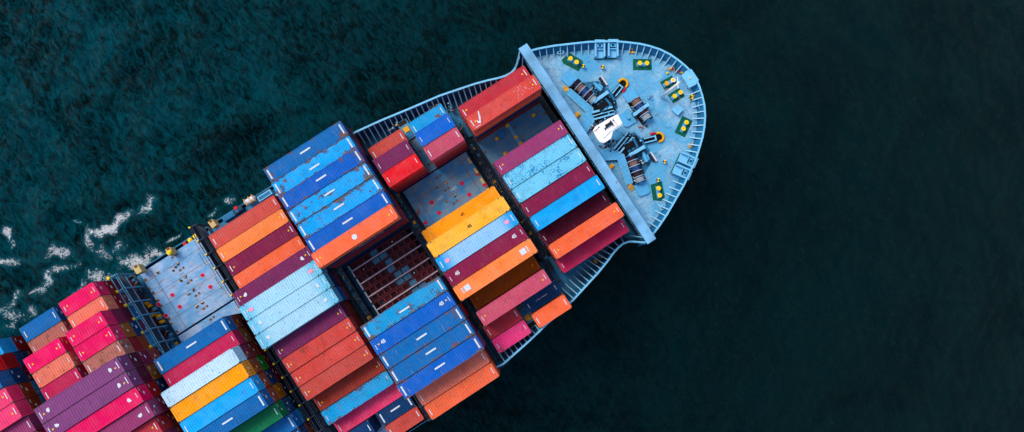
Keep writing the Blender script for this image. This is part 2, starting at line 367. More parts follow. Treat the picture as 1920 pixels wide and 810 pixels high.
# (bay,row,size/place, top z, colours from the top down, paint style, marks, wear)
ST_=[
(1,-11,'40',25.9,['rosered','brick'],'paint','d t',.1),(1,-10,'40',28.4,['redorange','orange','navy','brown'],'paint','d t swoosh',.2),
(1,-7,'40',25.7,['mauve','maroon','blue'],'paint','s t',.2),(1,-6,'40',25.9,['paleblue','blue','brown'],'flaked','d',.1),(1,-5,'40',25.9,['paleblue','navy','red'],'flaked','d',.2),
(1,-4,'40',25.7,['maroon','brown','blue'],'paint','s',.35),(1,-3,'40',26.2,['cyan','blue','brown'],'paint','d',.0),(1,-2,'40',22.9,['darkmaroon','navy'],'paint','s',.1),
(1,-1,'40',27.2,['orange','brown','maroon'],'paint','s t',.1),(1,0,'40',23.6,['crimson','brick'],'paint','s',.0),
(2,-12,'20f',23.8,['lightblue','brown'],'peeling','d',.4),(2,-11,'20f',26.6,['royal','blue','navy'],'paint','s',.0),(2,-10,'20f',26.6,['pink','brown','maroon'],'paint','d',.35),
(2,-12,'20a',23.8,['brick','maroon'],'paint','d',.3),(2,-11,'20a',26.4,['plum','brown','navy'],'paint','s',.2),(2,-10,'20a',26.6,['red','brown','maroon'],'paint','s',.2),
(2,-6,'45',21.6,['yellow'],'paint','45B',.0),(2,-5,'45',26.6,['paleyellow','yellow','brown'],'paint','45B t',.0),(2,-4,'45',26.6,['cyan','brown','navy'],'bleached','d pink',.0),
(2,-3,'45',26.6,['maroon','brown','blue'],'paint','s 45',.5),(2,-2,'45',27.6,['lightorange','brown','maroon'],'paint','sq',.15),(2,-1,'40',21.0,['amber'],'paint','t',.05),
(2,0,'40',26.0,['pink','brown','red'],'paint','s t',.25),(2,1,'20a',21.4,['rosered'],'paint','d',.2),(2,1,'20f',21.2,['navy'],'paint','s tiny',.0),
(2,2,'20a',21.6,['strongpink'],'bleachpink','s',.7),(2,2,'20f',22.95,['orange'],'paint','d',.1),
(3,-14,'45',27.4,['blue','navy','brown'],'peeling','D',.0),(3,-13,'45',27.6,['cyan','blue','brown'],'peeling','D',.55),(3,-12,'45',28.4,['royal','maroon','navy'],'peeling','D',.25),
(3,-11,'45',28.4,['cyan','blue','brown'],'peeling','D',.5),(3,-10,'45',28.4,['cyan','brown','navy'],'peeling','D',.4),(3,-9,'45',28.6,['royal','navy','brown'],'paint','D',.0),
(3,-8,'45',30.2,['orange','teal','maroon','brown','navy'],'paint','s t patch lettered',.05),
(3,-3,'45',28.2,['lightblue','blue','brown','navy'],'peeling','D',.6),(3,-2,'45',28.2,['royal','navy','brown'],'paint','s 45 t',.0),(3,-1,'45',28.2,['blue','brown','red'],'peeling','D',.1),
(3,0,'45',28.2,['blue','maroon','navy'],'peeling','D',.3),(3,1,'45',28.2,['royal','brown','blue'],'peeling','D',.0),(3,2,'40',24.4,['salmon','brick','navy'],'paint','d',.05),(3,3,'40',24.4,['orange','rust','maroon'],'paint','d',.05),
(4,-13,'40',21.6,['brick','maroon'],'paint','d',.1),(4,-12,'40',21.7,['lightorange','brown'],'paint','d t',.1),(4,-11,'40',21.7,['maroon','blue'],'paint','d t',.1),(4,-10,'40',21.7,['orange','brown'],'paint','s',.1),
(4,-9,'45',23.6,['plum','brown','navy'],'paint','s t em',.1),(4,-8,'45',24.4,['paleblue','navy','brown'],'bleached','d pink t',.0),(4,-7,'45',24.6,['paleblue','navy','maroon'],'bleached','d em',.0),(4,-6,'45',24.8,['paleblue','blue','brown'],'bleached','d em',.1),
(4,-5,'40',22.8,['plum','brown','rust'],'paint','s t',.35),(4,-4,'40',22.8,['redorange','brown','rust'],'paint','s t',.5),(4,-3,'40',22.6,['redorange','brown'],'paint','s t',.4),(4,-2,'40',22.6,['brick','rust'],'paint','s t',.15),
(4,-1,'40',19.9,['brown','maroon'],'paint','s t',.1),(4,0,'40',20.4,['lightblue','navy'],'peeling','s',.2),(4,1,'40',18.0,['hotpink'],'paint','d',.3),
(4,2,'20f',17.8,['navy'],'paint','D',.0),(4,3,'20f',17.8,['brick'],'paint','d',.2),(4,2,'20a',20.0,['navy'],'paint','d',.0),
(5,-8,'40',25.8,['blue','brown','darkmaroon','navy'],'paint','D',.15),(5,-7,'40',25.8,['crimson','orangebrown','darkred','maroon'],'paint','s',.1),(5,-6,'40',29.0,['white','maroon','brown','darkred','maroon'],'bleached','d',.0),
(5,-5,'40',28.8,['yellow','rust','brightgreen','maroon','navy'],'paint','t',.0),(5,-4,'40',28.8,['cyan','rust','navy','darkred','maroon'],'bleachsoft','d',.0),(5,-3,'40',28.8,['blue','rust','orangebrown','teal','maroon'],'paint','D',.2),
(5,-2,'40',26.2,['green','navy','teal','maroon'],'paint','d',.0),(5,-1,'40',23.6,['blue','lightblue','darkred'],'paint','D',.1),(5,0,'40',23.4,['navy','brown','red'],'paint','D',.1),
(6,-14,'20f',25.7,['magenta','darkred','maroon','red'],'paint','s t',.0),(6,-13,'20f',25.7,['salmon','darkred','brown','maroon'],'paint','d',.1),(6,-12,'20f',28.2,['magenta','maroon','darkmaroon','blue','maroon'],'paint','s t',.0),(6,-11,'20f',28.2,['magenta','orangebrown','navy','maroon','brown'],'paint','s t',.0),
(6,-10,'20f',28.2,['tan','darkred','rust','lightblue','maroon'],'paint','d',.7),
(6,-14,'20a',25.5,['blue','navy','maroon'],'paint','d',.0),(6,-13,'20a',25.5,['tan','maroon','navy'],'paint','s',.5),(6,-12,'20a',28.3,['magenta','darkred','maroon','navy'],'paint','s t',.0),(6,-11,'20a',28.3,['salmon','brown','navy'],'paint','s',.5),(6,-10,'20a',28.3,['crimson','maroon','brown'],'paint','d',.15),
(6,-9,'45',31.2,['purple','darkmaroon','maroon','brown','navy'],'paint','d em t',.1),(6,-8,'45',31.2,['purple','darkmaroon','orangebrown','plum','maroon'],'paint','d em t',.35),(6,-7,'45',31.0,['magenta','darkred','navy','maroon','brown'],'paint','s em',.0),(6,-6,'45',30.6,['mauve','maroon','navy','brown','red'],'paint','d em',.2),
(6,-5,'40',29.6,['rosered','brown','maroon','navy'],'paint','d t',.1),(6,-4,'40',29.0,['mauve','brown','navy'],'paint','d',.1),
(7,-14,'40',27.0,['cyan','darkred','maroon','navy'],'paint','d',.0),(7,-13,'40',30.6,['red','darkred','navy','maroon','brown'],'paint','d 45',.1),(7,-12,'40',30.8,['blue','navy','darkmaroon','maroon','brown'],'paint','d 45',.1),
(7,-11,'40',30.6,['hotpink','rust','lightblue','navy','maroon'],'paint','d t',.2),(7,-10,'40',30.6,['hotpink','rust','lightblue','maroon','navy'],'paint','d t',.2),(7,-9,'40',29.6,['mauve','darkmaroon','brown','navy'],'paint','d',.2),(7,-8,'40',29.4,['crimson','maroon','navy','brown'],'paint','d',.2),
]
def bleachvariants():
    pass
# portwards order inside each block, for the labels
tops={}
for s in ST_:
    tops.setdefault((s[0],s[2][2:] or '-'),{})[s[1]]=s[3]
def bay_top(b,k):
    z=[s[3] for s in ST_ if s[0]==b and s[1]==k]; return min(z) if z else ZB[b]
NC=0
DOT=MB(); DOT.box(-.09,.09,-.09,.09,0,.012); DOTM=DOT.mesh('mark_dot',M['white'])
LETB={}
def container(q,u,y,z0,h,colour,style,marks,wear,label,flip,top,bay):
    global NC; NC+=1
    root=thing('shipping_container',label,'container',u,y,z0,math.pi if flip else 0,'containers stacked on the ship')
    sz=h/H0; c=lin(C[colour]); j=random.uniform(.93,1.05)
    st={'bleachpink':'paint','bleachsoft':'paint'}.get(style,style)
    col=(*[min(1,x*j) for x in c],wear)
    for key in ('frame','roof','side_wall-1','side_wall1','front_wall','door-1','door1','locking_bars','floor'):
        s=st if (key,st) in TPL[q] else 'paint'
        nm=key.rstrip('-1') if key.startswith(('side','door')) else key
        o=link(nm,TPL[q][key,s],root,color=col); o.scale=(1,1,sz)
    if label.startswith('deep teal') or (bay==3 and colour=='teal'):
        lm=block_letters(15,.34,.42,8); o=link('side_lettering',lm.mesh('side_lettering',M['white']),root); o.rotation_euler=(math.pi/2,0,math.pi if flip else 0)
        o.location=(2.2 if flip else -2.2,(1 if flip else -1)*(WD/2+.004),1.0)
    if top:
        zt=h+.001
        def mk(me,x,yy,rz=0,nm=None,sc=1): 
            o=link(nm or me.name.split('.')[0],me,root,(x,yy,zt),rz); o.scale=(sc,sc,1); return o
        L2=LEN[q]/2
        ms=marks.split()
        for a in ms:
            if a in('D','d','s'):
                for s in (-1,1): link('end_marking',DASH[a],root,(s*(L2-.45),(.1 if a!='D' else 0)*s,h+.002))
                if a=='D': link('centre_marking',DASH['mid'],root,(0,.18,h+.002))
            if a=='t':
                for s in (-1,1): mk(TRI,s*(L2-.95),random.choice((-.1,.15)),random.random()*3)
            if a=='em':
                for s in (-1,1): mk(LOGO,s*(L2-1.7),.05,random.random()*6,sc=.6)
            if a=='45':
                for s in (-1,1): mk(T45W,s*(L2-1.75),.1,math.pi if flip else 0,'number_45')
            if a=='45B': mk(T45B,.2,0,math.pi if flip else 0,'number_45')
            if a=='pink':
                for s in (-1,1): mk(PKM,s*(L2-1.5),0)
            if a=='sq':
                for s in (-1,1): mk(SQM,s*(L2-1.9),0,math.pi if s<0 else 0)
            if a=='patch': mk(SQ1,.1,.1)
            if a=='swoosh':
                m=MB(); f=-1 if flip else 1
                pts=[(-4.9,-.55),(-4.55,-.75),(-4.1,.1),(-3.85,1.0),(-4.0,1.02),(-4.3,.3),(-4.6,-.35),(-4.75,-.3),(-4.75,-.1),(-4.95,-.1)]
                m.prism([(f*a_,f*b_) for a_,b_ in pts],0,.012)
                m.box(-5.6,-4.7,-.98,-.9,0,.012) if not flip else m.box(4.7,5.6,.9,.98,0,.012)
                for i in range(16):
                    a_=random.uniform(2.1,5.4); b_=random.uniform(-.7,.8); m.box(f*a_-.05,f*a_+.05,f*b_-.04,f*b_+.04,0,.012)
                link('white_scuff_marking',m.mesh('white_scuff_marking',M['white']),root,(0,0,zt))
            if a=='tiny':
                lm=block_letters(10,.2,.16,3); link('lettering',lm.mesh('lettering',M['white']),root,(-1.2,-.1,zt))
    # end panel number plates: small white marks on the doors and front
    if bay>=5 and random.random()<.85:
        x=LEN[q]/2+.002; mt=M['white'] if random.random()<.75 else M['ywl']
        for s in (-1,1):
            yy=random.uniform(-.25,.25)
            m=MB(); pts=[(yy+.24*math.cos(t)*(1+.3*math.sin(2*t+yy*9)),h*.55+.2*math.sin(t)) for t in np.linspace(0,2*math.pi,8)[:-1]]
            m.add([(s*x,a_,b_) for a_,b_ in pts]+[(s*(x+.015),a_,b_) for a_,b_ in pts],[tuple(range(7))[::s],tuple(range(7,14))[::-s]]+[(i,(i+1)%7,7+(i+1)%7,7+i)[::-s] for i in range(7)])
            link('end_emblem',m.mesh('end_emblem',mt),root)
            m=MB(); m.box(min(s*x,s*(x+.015)),max(s*x,s*(x+.015)),.45,.98,h*.8,h*.84); link('number_strip',m.mesh('number_strip',mt),root)
    return root
for s in ST_:
    b,k,kk,zt,cols,style,marks,wear=s
    q=kk[:2]; pos=kk[2:]; u=BAYU[b]+({'f':3.55,'a':-3.55}.get(pos,0)); y=row(k)
    if b==2 and q=='20': u=BAYU[b]+(3.75 if pos=='f' else -3.75)
    zb=20.35 if (b,k,kk)==(2,2,'20f') else ZB[b]; n=max(1,round((zt-zb)/2.72)); h=(zt-zb)/n
    if h>3.2: n+=1; h=(zt-zb)/n
    same=sorted({t[1] for t in ST_ if t[0]==b}); idx=same.index(k)+1
    size={'20':'short','40':'long','45':'extra-long'}[q]
    low=min(bay_top(b,k-1),bay_top(b,k+1))
    place={'f':' forward half','a':' aft half'}.get(pos,'')
    for i in range(n):
        z1=zt-i*h; cn=cols[min(i,len(cols)-1)]
        exposed = i==0 or z1>low+.3 or (b>=5 and i<=4) or i<=2
        if i>=3 and not (z1>low+.3) and b<5: continue
        nm=NAMES.get(cn,cn)
        ad={'peeling':' peeling','flaked':' flaked','bleached':' bleached'}.get(style,'') if i==0 else ''
        mk_=''
        if i==0:
            if '45' in marks: mk_=' marked 45'
            elif 'em' in marks: mk_=' with round white emblems'
            elif 'D' in marks: mk_=' with white dashes'
            elif 'swoosh' in marks: mk_=' with white tick'
        if i==0: lab=f"{nm}{ad} {size} container{mk_}, {ORD[idx]} from port, {BLK[b]}"+({'f':', forward','a':', aft'}.get(pos,''))
        else: lab=f"{nm} container {['','one','two','three','four','five'][i]} below top, {ORD[idx]} from port, {BLK[b]}"+({'f':', forward','a':', aft'}.get(pos,''))
        container(q,u+random.uniform(-.05,.05),y,z1-h,h-.015,cn,style if i==0 else 'paint',marks,wear if i==0 else random.uniform(0,.3),lab,(i*7+k*3+b)%3==0 and i>0 or (i==0 and (k+b)%5==0),i==0,b)
print('containers',NC)

# ------------------------------------------------------------------ the ship
ship=thing('container_ship','blue-decked container ship steaming bow first to the upper right','ship',0,0,0)
BOW=[(19.5,18.6),(20.5,18.35),(22.7,17.6),(25,16.65),(28,15.15),(30,14.15),(31.9,13.0),(33.7,11.9),(35.4,10.55),(36.9,9.3),(38.1,8.05),(39.2,6.65),(40.1,5.1),(40.7,3.6),(41.15,2.1),(41.35,1.0),(41.4,0)]
AFT=[(-11.3,22.15),(-10.2,22.3),(-9.4,22.2),(-5.2,21.6),(-.8,20.8),(4.7,19.9),(10.5,18.45),(12.7,17.75),(14.3,17.15),(15.4,16.85),(16.4,16.75),(17.3,16.95),(18.2,17.6),(18.9,18.2),(19.5,18.6)]
ZR=20.2
def hull_mesh():
    half=[(-110,23.3),(-60,23.9),(-30,23.9),(-11.3,23.3)]+[]
    top=[(u,y,13.7) for u,y in half]+[(u,y,ZR-.05) for u,y in AFT]+[(u,y,ZR-.05) for u,y in BOW[1:]]
    lev=[0,.25,.5,.75,1.]
    rings=[]
    for l in lev:
        ring=[]
        for u,y,z in top:
            t=max(0,u/41.4); uu=u-5.5*t*t*l; f=(1-.72*t*l**.8) if u>-12 else 1-.02*l
            if -12<u<=0: f=1+(-u/12)*( .06*l)
            ring.append((uu,y*f,z+(-1.5-z)*l))
        rings.append(ring)
    m=MB(); n=len(top)
    for s in (1,-1):
        b=len(m.v)
        for r in rings: m.v+=[(u,s*y,z) for u,y,z in r]
        for i in range(len(lev)-1):
            for j in range(n-1):
                f=(b+i*n+j,b+i*n+j+1,b+(i+1)*n+j+1,b+(i+1)*n+j)
                m.f.append(f if s>0 else f[::-1]); m.m.append(1 if i==3 else 0)
    # transom
    b=len(m.v); m.v+=[(-110,23.3,13.7),(-110,-23.3,13.7),(-110,-22.8,-1.5),(-110,22.8,-1.5)]; m.f.append((b,b+1,b+2,b+3)); m.m.append(0)
    return m.mesh('hull',[M['hull'],M['boot']])
link('hull',hull_mesh(),ship)
def insets(pts,d):
    out=[]
    for i,(u,y) in enumerate(pts):
        a=pts[max(0,i-1)]; b=pts[min(len(pts)-1,i+1)]
        tx,ty=b[0]-a[0],b[1]-a[1]; L=math.hypot(tx,ty) or 1
        nx,ny=ty/L,-tx/L   # inward (towards -y for the port side running forward)
        if i==len(pts)-1: nx,ny=-1,0
        out.append((u+nx*d,max(0,y+ny*d)))
    return out
# forecastle deck
ins=insets(BOW,.55); 
pts=[(19.7,17.9)]+ins[1:-1]+[(ins[-1][0],0)]+[(u,-y) for u,y in ins[1:-1]][::-1]+[(19.7,-17.9)]
d=MB(); d.prism(pts[::-1],18.3,18.6); link('forecastle_deck',d.mesh('forecastle_deck',M['deck']),ship)
# side decks forward (level with the hatch coamings) and aft
ins2=insets(AFT,.6)
for s in (1,-1):
    d=MB(); a=[(-11.3,12.0),(-11.3,22.0)]+ins2[1:-1]+[(19.4,17.8),(19.4,12.0)]
    q_=[(u,s*y) for u,y in a]; d.prism(q_ if s<0 else q_[::-1],16.4,16.7)
    link('side_deck',d.mesh('side_deck',M['side']),ship)
d=MB(); d.box(-11.3,19.4,-12,12,15.9,16.2); link('inner_deck',d.mesh('inner_deck',M['bridged']),ship)
d=MB(); d.box(-110,-11.3,-23.25,23.25,13.2,13.6); link('main_deck',d.mesh('main_deck',M['side']),ship)
# bulwark plate, cap rail and brackets
def bulwark(pts,zd,wcap,name,s):
    m=MB(); inn=insets(pts,1.0 if pts is BOW else .8)
    P2=[(u,s*y) for u,y in pts]; I2=[(u,s*y) for u,y in inn]; K2=[(u,s*y) for u,y in insets(pts,wcap)]
    for i in range(len(pts)-1):
        m.add([(*I2[i],zd),(*I2[i+1],zd),(*P2[i+1],ZR),(*P2[i],ZR)],[(0,1,2,3)],0)
        a,b,c_,d_=P2[i],P2[i+1],K2[i+1],K2[i]
        m.add([(*a,ZR),(*b,ZR),(*c_,ZR),(*d_,ZR),(*a,ZR+.1),(*b,ZR+.1),(*c_,ZR+.1),(*d_,ZR+.1)],[(0,3,2,1),(4,5,6,7),(0,1,5,4),(2,3,7,6),(1,2,6,5),(3,0,4,7)],1)
    return link(name,m.mesh(name,[M['blued'],M['rail']]),ship)  # plate's darker blue is paint plus shade between brackets put into the colour
BR=MB(); BR.add([(0,-.03,1.5),(0,.03,1.5),(1,-.03,0),(1,.03,0),(.15,-.03,0),(.15,.03,0)],[(0,2,4),(1,5,3),(0,4,5,1),(2,3,5,4)],0)
BR.add([(-.0,-.085,1.56),(0,.085,1.56),(1.04,.085,.02),(1.04,-.085,.02),(0,-.085,1.48),(0,.085,1.48),(1.0,.085,-.0),(1.0,-.085,-.0)],[(3,2,1,0),(4,5,6,7),(0,1,5,4),(1,2,6,5),(2,3,7,6),(3,0,4,7)],1)
BRM=BR.mesh('bracket',[M['blued'],M['brk']])
def along(pts,step,start=.8):
    out=[];acc=-start
    for (a,b) in zip(pts,pts[1:]):
        L=math.hypot(b[0]-a[0],b[1]-a[1]); t=0
        while acc+ (L-t) >=0 and L>0:
            t+=-acc if acc<0 else 0
            if t>L: break
            out.append((a[0]+(b[0]-a[0])*t/L,a[1]+(b[1]-a[1])*t/L,math.atan2(b[1]-a[1],b[0]-a[0]))); acc=-step
            if t+step>L: break
        rem=L-t; acc+=rem
    return out
def resample(pts,step,start):
    d=[0]
    for a,b in zip(pts,pts[1:]): d.append(d[-1]+math.hypot(b[0]-a[0],b[1]-a[1]))
    out=[]; s=start
    while s<d[-1]:
        i=max(j for j in range(len(d)-1) if d[j]<=s); f=(s-d[i])/(d[i+1]-d[i]); a,b=pts[i],pts[i+1]
        out.append((a[0]+(b[0]-a[0])*f,a[1]+(b[1]-a[1])*f,math.atan2(b[1]-a[1],b[0]-a[0]))); s+=step
    return out
for s in (1,-1):
    bw=bulwark(BOW,18.55,.30,'bow_bulwark',s)
    for u,y,a in resample(BOW,1.17,.9):
        if u>41.1 or (30.4<u<33.7): continue
        o=link('bracket',BRM,bw,(u,s*y,18.62),s*(a-math.pi/2)); o.scale=(1.75,1,1)
    bw=bulwark(AFT,16.65,.30,'side_bulwark',s)
    for u,y,a in resample(AFT[1:-3],.93,.5):
        o=link('bracket',BRM,bw,(u,s*y,16.75),s*(a-math.pi/2)); o.scale=(2.5,1,2.25)
# breakwater crossbeam
d=MB(); d.box(19.15,20.75,-18.55,18.55,23.0,23.2,0)
d.box(20.55,20.72,-18.3,18.3,18.6,23.0,1); d.box(19.15,19.27,-18.5,18.5,22.6,23.0,1)
for s in (1,-1):
    d.box(19.2,20.7,s*18.4-.08,s*18.4+.08,18.6,23.0,1)
link('breakwater',d.mesh('breakwater',[M['beam'],M['blued']]),ship)
bk=MB()
for i in range(15):
    y=-17.5+i*2.5; bk.add([(20.55,y-.05,22.9),(20.55,y+.05,22.9),(19.3,y-.05,22.7),(19.3,y+.05,22.7),(19.9,y-.05,16.9),(19.9,y+.05,16.9),(20.55,y-.05,16.9),(20.55,y+.05,16.9)],
        [(0,2,4,6),(1,7,5,3),(2,3,5,4),(0,1,3,2)])
link('breakwater_rib',bk.mesh('breakwater_rib',M['blued']),ship)
# breakwater end struts
for s in (1,-1):
    d=MB(); d.bar((19.3,s*18.3,22.9),(17.6,s*16.9,20.3),.22,.22); d.bar((19.3,s*17.4,22.9),(18.3,s*16.2,19),.16,.16); d.bar((19.2,s*18.3,21.2),(18.2,s*17.5,20.3),.14,.14)
    link('breakwater_strut',d.mesh('breakwater_strut',M['rail']),ship)

# ---- mooring and anchoring gear on the forecastle
def vert_disc(mb,c,r,z0,z1,mi,n=16): mb.tube((c[0],c[1],z0),(c[0],c[1],z1),r,n=n,mi=mi)
def bollards(c,rot,lw,ll,quad=None,special=False):
    e=link('double_bollard',None,ship,(c[0],c[1],18.6),rot); e.empty_display_size=.3
    m=MB()
    if quad: m.prism(quad,.004,.03)
    else: m.box(-ll/2,ll/2,-lw/2,lw/2,.004,.03)
    link('green_pad',m.mesh('green_pad',M['green']),e)
    m=MB(); m.box(-1.0,1.0,-.3,.3,.034,.16); link('base_plate',m.mesh('base_plate',M['blue']),e)
    for s in (-1,1):
        m=MB(); m.tube((s*.58,0,.16),(s*.58,0,.85),.27,n=16); m.tube((s*.58,0,.85),(s*.58,0,.93),.33,n=16)
        b=link('bollard_post',m.mesh('bollard_post',M['blue']),e)
        m=MB(); m.tube((s*.58,0,.93),(s*.58,0,.97),.37,n=18,mi=0); m.tube((s*.58,0,.97),(s*.58,0,.985),.12,n=10,mi=1)
        link('yellow_cap',m.mesh('yellow_cap',[M['yelo'] if special and s<0 else M['yel'],M['yelo']]),b)
def ang(a,b): return math.atan2(b[1]-a[1],b[0]-a[0])
bollards((26.35,12.95),ang((26.13,13.54),(26.65,12.46)),2.0,3.3,[(-1.8,-.7),(-1.3,1.0),(1.2,1.0),(1.75,.5),(1.6,-.9),(-1.2,-1.1)])
bollards((35.75,6.3),ang((35.23,6.66),(36.33,5.94)),1.9,3.1)
bollards((37.66,1.35),ang((37.16,1.37),(38.16,1.3)),1.7,2.3,special=True)
bollards((37.57,-1.08),0,1.7,2.3)
bollards((35.7,-6.05),ang((35.16,-6.39),(36.26,-5.72)),1.9,3.1)
bollards((26.1,-12.8),ang((25.89,-13.31),(26.39,-12.24)),1.9,2.9,[(-1.5,-.3),(-1.2,1.0),(1.4,1.0),(1.7,-.9),(-.9,-1.0)])
# roller chocks let into the bulwark
def chock(c,rot,padside):
    e=link('roller_chock',None,ship,(c[0],c[1],18.6),rot)
    m=MB(); m.box(-.85,.85,-1.5,-.25,.3,.62); m.box(-.85,-.6,-1.5,1.3,.0,1.5); m.box(.6,.85,-1.5,1.3,.0,1.5); m.box(-.6,.6,.95,1.3,.0,1.5); m.box(-.6,.6,-.25,-.12,.3,1.2)
    link('chock_frame',m.mesh('chock_frame',M['rail']),e)
    m=MB(); 
    for x in (-.33,.33): m.tube((x,.35,.3),(x,.35,1.35),.17,n=12)
    m.bar((-.6,.62,1.3),(.6,.62,1.3),.1,.12); m.bar((-.6,.12,1.3),(.6,.12,1.3),.1,.12)
    link('roller',m.mesh('roller',M['blue']),e)
    m=MB(); m.box(-.6,.6,-.1,.95,.02,.1); link('dark_well',m.mesh('dark_well',M['dark']),e)
for s in (1,-1):
    for u in (31.15,33.0):
        yy=13.4-(u-31.15)*.60-1.15; chock((u-.1,s*(yy)),s*(-.58) if s>0 else math.pi+.58,s)
    m=MB(); m.box(-1.9,1.9,-.25,.25,.004,.03); o=link('green_strip',m.mesh('green_strip',M['green']),ship,(31.2,s*10.55,18.6),-s*.55)
# round vents with chequered caps
for u,y in ((27.18,11.27),(29.79,9.42),(29.62,-9.21),(27.05,-11.11)):
    e=link('deck_vent',None,ship,(u,y,18.6)); m=MB(); m.tube((0,0,0),(0,0,.8),.2,n=12); m.tube((0,0,.8),(0,0,.92),.31,.3,n=14); link('vent_body',m.mesh('vent_body',M['blue']),e)
    m=MB(); 
    for i in range(4):
        a=i*math.pi/2; p=[(0,0)]+[(.3*math.cos(a+t),.3*math.sin(a+t)) for t in (0,.4,.8,1.2,math.pi/2)]
        m.prism(p,.922,.94,i%2)
    link('chequered_cap',m.mesh('chequered_cap',[M['yel'],M['black']]),e)
# bow lookout platform and fairlead equipment
m=MB(); m.prism([(-1.1,-1.5),(-.9,1.35),(.5,1.6),(1.45,1.1),(1.45,-1.1),(.5,-1.7)],1.5,1.62); m.tube((.1,0,1.62),(.1,0,1.95),.14,n=10,mi=1)
for a,b in ((-.8,-1.2),(-.8,1.1),(.4,-1.4),(.4,1.4)): m.box(a-.06,a+.06,b-.06,b+.06,0,1.5)
m.box(1.25,1.45,-1.3,1.3,1.62,1.75)
link('bow_platform',m.mesh('bow_platform',[M['rail'],M['yel']]),ship,(40.35,0,18.6)).scale=(.8,.85,1)
def machinery(name,c,rot,seed,n,cols,L=1.2,Wd=.7,H=.7):
    r=random.Random(seed); m=MB()
    for i in range(n):
        x=r.uniform(-L,L)/1.0; y=r.uniform(-Wd,Wd); mi=r.randrange(len(cols)); t=r.random()
        if t<.4: m.box(x-.15,x+.15,y-.1,y+.12,0,r.uniform(.2,H),mi)
        elif t<.75: m.tube((x,y,0),(x,y,r.uniform(.3,H)),r.uniform(.08,.2),n=10,mi=mi)
        else: m.bar((x-.4,y,.3),(x+.35,y+r.uniform(-.3,.3),.35),.08,.08,mi)
    return link(name,m.mesh(name,[M[c_] for c_ in cols]),ship,(c[0],c[1],18.6),rot)
machinery('anchor_gear',(39.5,2.6),-.9,3,12,['yel','black','redv','yelo'],1.3,.3)
machinery('anchor_gear',(39.5,-2.5),.9,4,9,['yel','black','yel'],.9,.25)
machinery('yellow_fitting',(35.6,9.2),-.6,5,6,['yelo','yel','blue'],.5,.35)
machinery('yellow_fitting',(34.9,-9.3),.6,6,5,['yelo','yelo'],.45,.2)
machinery('yellow_fitting',(38.5,3.0),0,7,3,['yelo','yel'],.2,.2,.4)
m=MB(); m.box(-.62,.62,-.62,.62,0,.75); m.box(-.68,.68,-.68,.68,.75,.84); m.bar((-.15,0,.88),(.15,.05,.88),.05,.05)
link('deck_hatch_box',m.mesh('deck_hatch_box',M['rail']),ship,(36.2,-3.2,18.6),.25)
for u,y,r_ in ((25.4,15.3,-.4),(40.0,4.55,-1.0),(39.8,-4.5,1.0),(25.3,-15.25,.4)):
    m=MB(); m.torus((0,0,0),.34,.09,16,8); o=link('mooring_eye',m.mesh('mooring_eye',M['rail'],True),ship,(u,y,19.1),r_); o.scale=(1.5,.8,1)
# winches
def winch(name,c,rot,mir,ndrum,rot_len):
    e=link(name,None,ship,(c[0],c[1],18.6),rot)
    f=mir
    # raised tray at the outer end
    m=MB(); yo=rot_len/2+1.15
    tp=[(-1.05,-1.0),(-1.05,.75),(-.7,1.1),(.75,1.1),(1.05,.75),(1.05,-1.0)]
    m.prism([(x,f*(y_+yo)) for x,y_ in tp][::f],.12,.4); 
    link('drip_tray',m.mesh('drip_tray',M['blue']),e)
    # shaft and rope drums
    m=MB(); m.tube((0,-rot_len/2,1.0),(0,rot_len/2+.2,1.0),.13,n=10); link('shaft',m.mesh('shaft',M['dark']),e)
    cols=['roped','rope','ropew','roped','ropeb','rope']
    seg=rot_len/ndrum
    for i in range(ndrum):
        y0=-rot_len/2+i*seg; d=MB(); 
        d.tube((0,y0+.05,1.0),(0,y0+seg-.1,1.0),.55,n=16); nt=6
        for j in range(nt):
            yy=y0+.1+(seg-.25)*j/nt; d.tube((0,yy,1.0),(0,yy+(seg-.25)/nt*.55,1.0),.68+.04*((j*7+i)%3),n=16,mi=1)
        dr=link('rope_drum',d.mesh('rope_drum',[M[cols[i%6]],M[cols[(i+2)%6]]]),e)
        fl=MB()
        for yy in (y0,y0+seg-.06): fl.tube((0,yy,1.0),(0,yy+.05,1.0),.95,n=22)
        link('flange',fl.mesh('flange',M['ropew'] if i%2 else M['rail']),dr)
    b=MB()
    for yy in (-rot_len/2-.2,rot_len/2+.1,0): b.box(-.3,.3,yy-.1,yy+.1,0,1.05)
    b.box(-1.05,1.15,-rot_len/2-.2,rot_len/2+.2,.02,.12,1)
    link('bearing_stand',b.mesh('bearing_stand',[M['blue'],M['black']]),e)
    return e
def gear(name,c,rot,L=2.4,Wd=.52,zt=1.75):
    m=MB(); m.box(-L/2,L/2,-Wd/2,Wd/2,zt-.25,zt,0); m.box(-L/2+.2,L/2-.2,-Wd*.9,Wd*.9,.2,zt-.28,1)
    for x in (-L/2+.3,0,L/2-.3): m.box(x-.06,x+.06,-Wd/2-.05,Wd/2+.05,zt-.1,zt+.03,0)
    return link(name,m.mesh(name,[M['rail'],M['dark']]),ship,(c[0],c[1],18.6),rot)
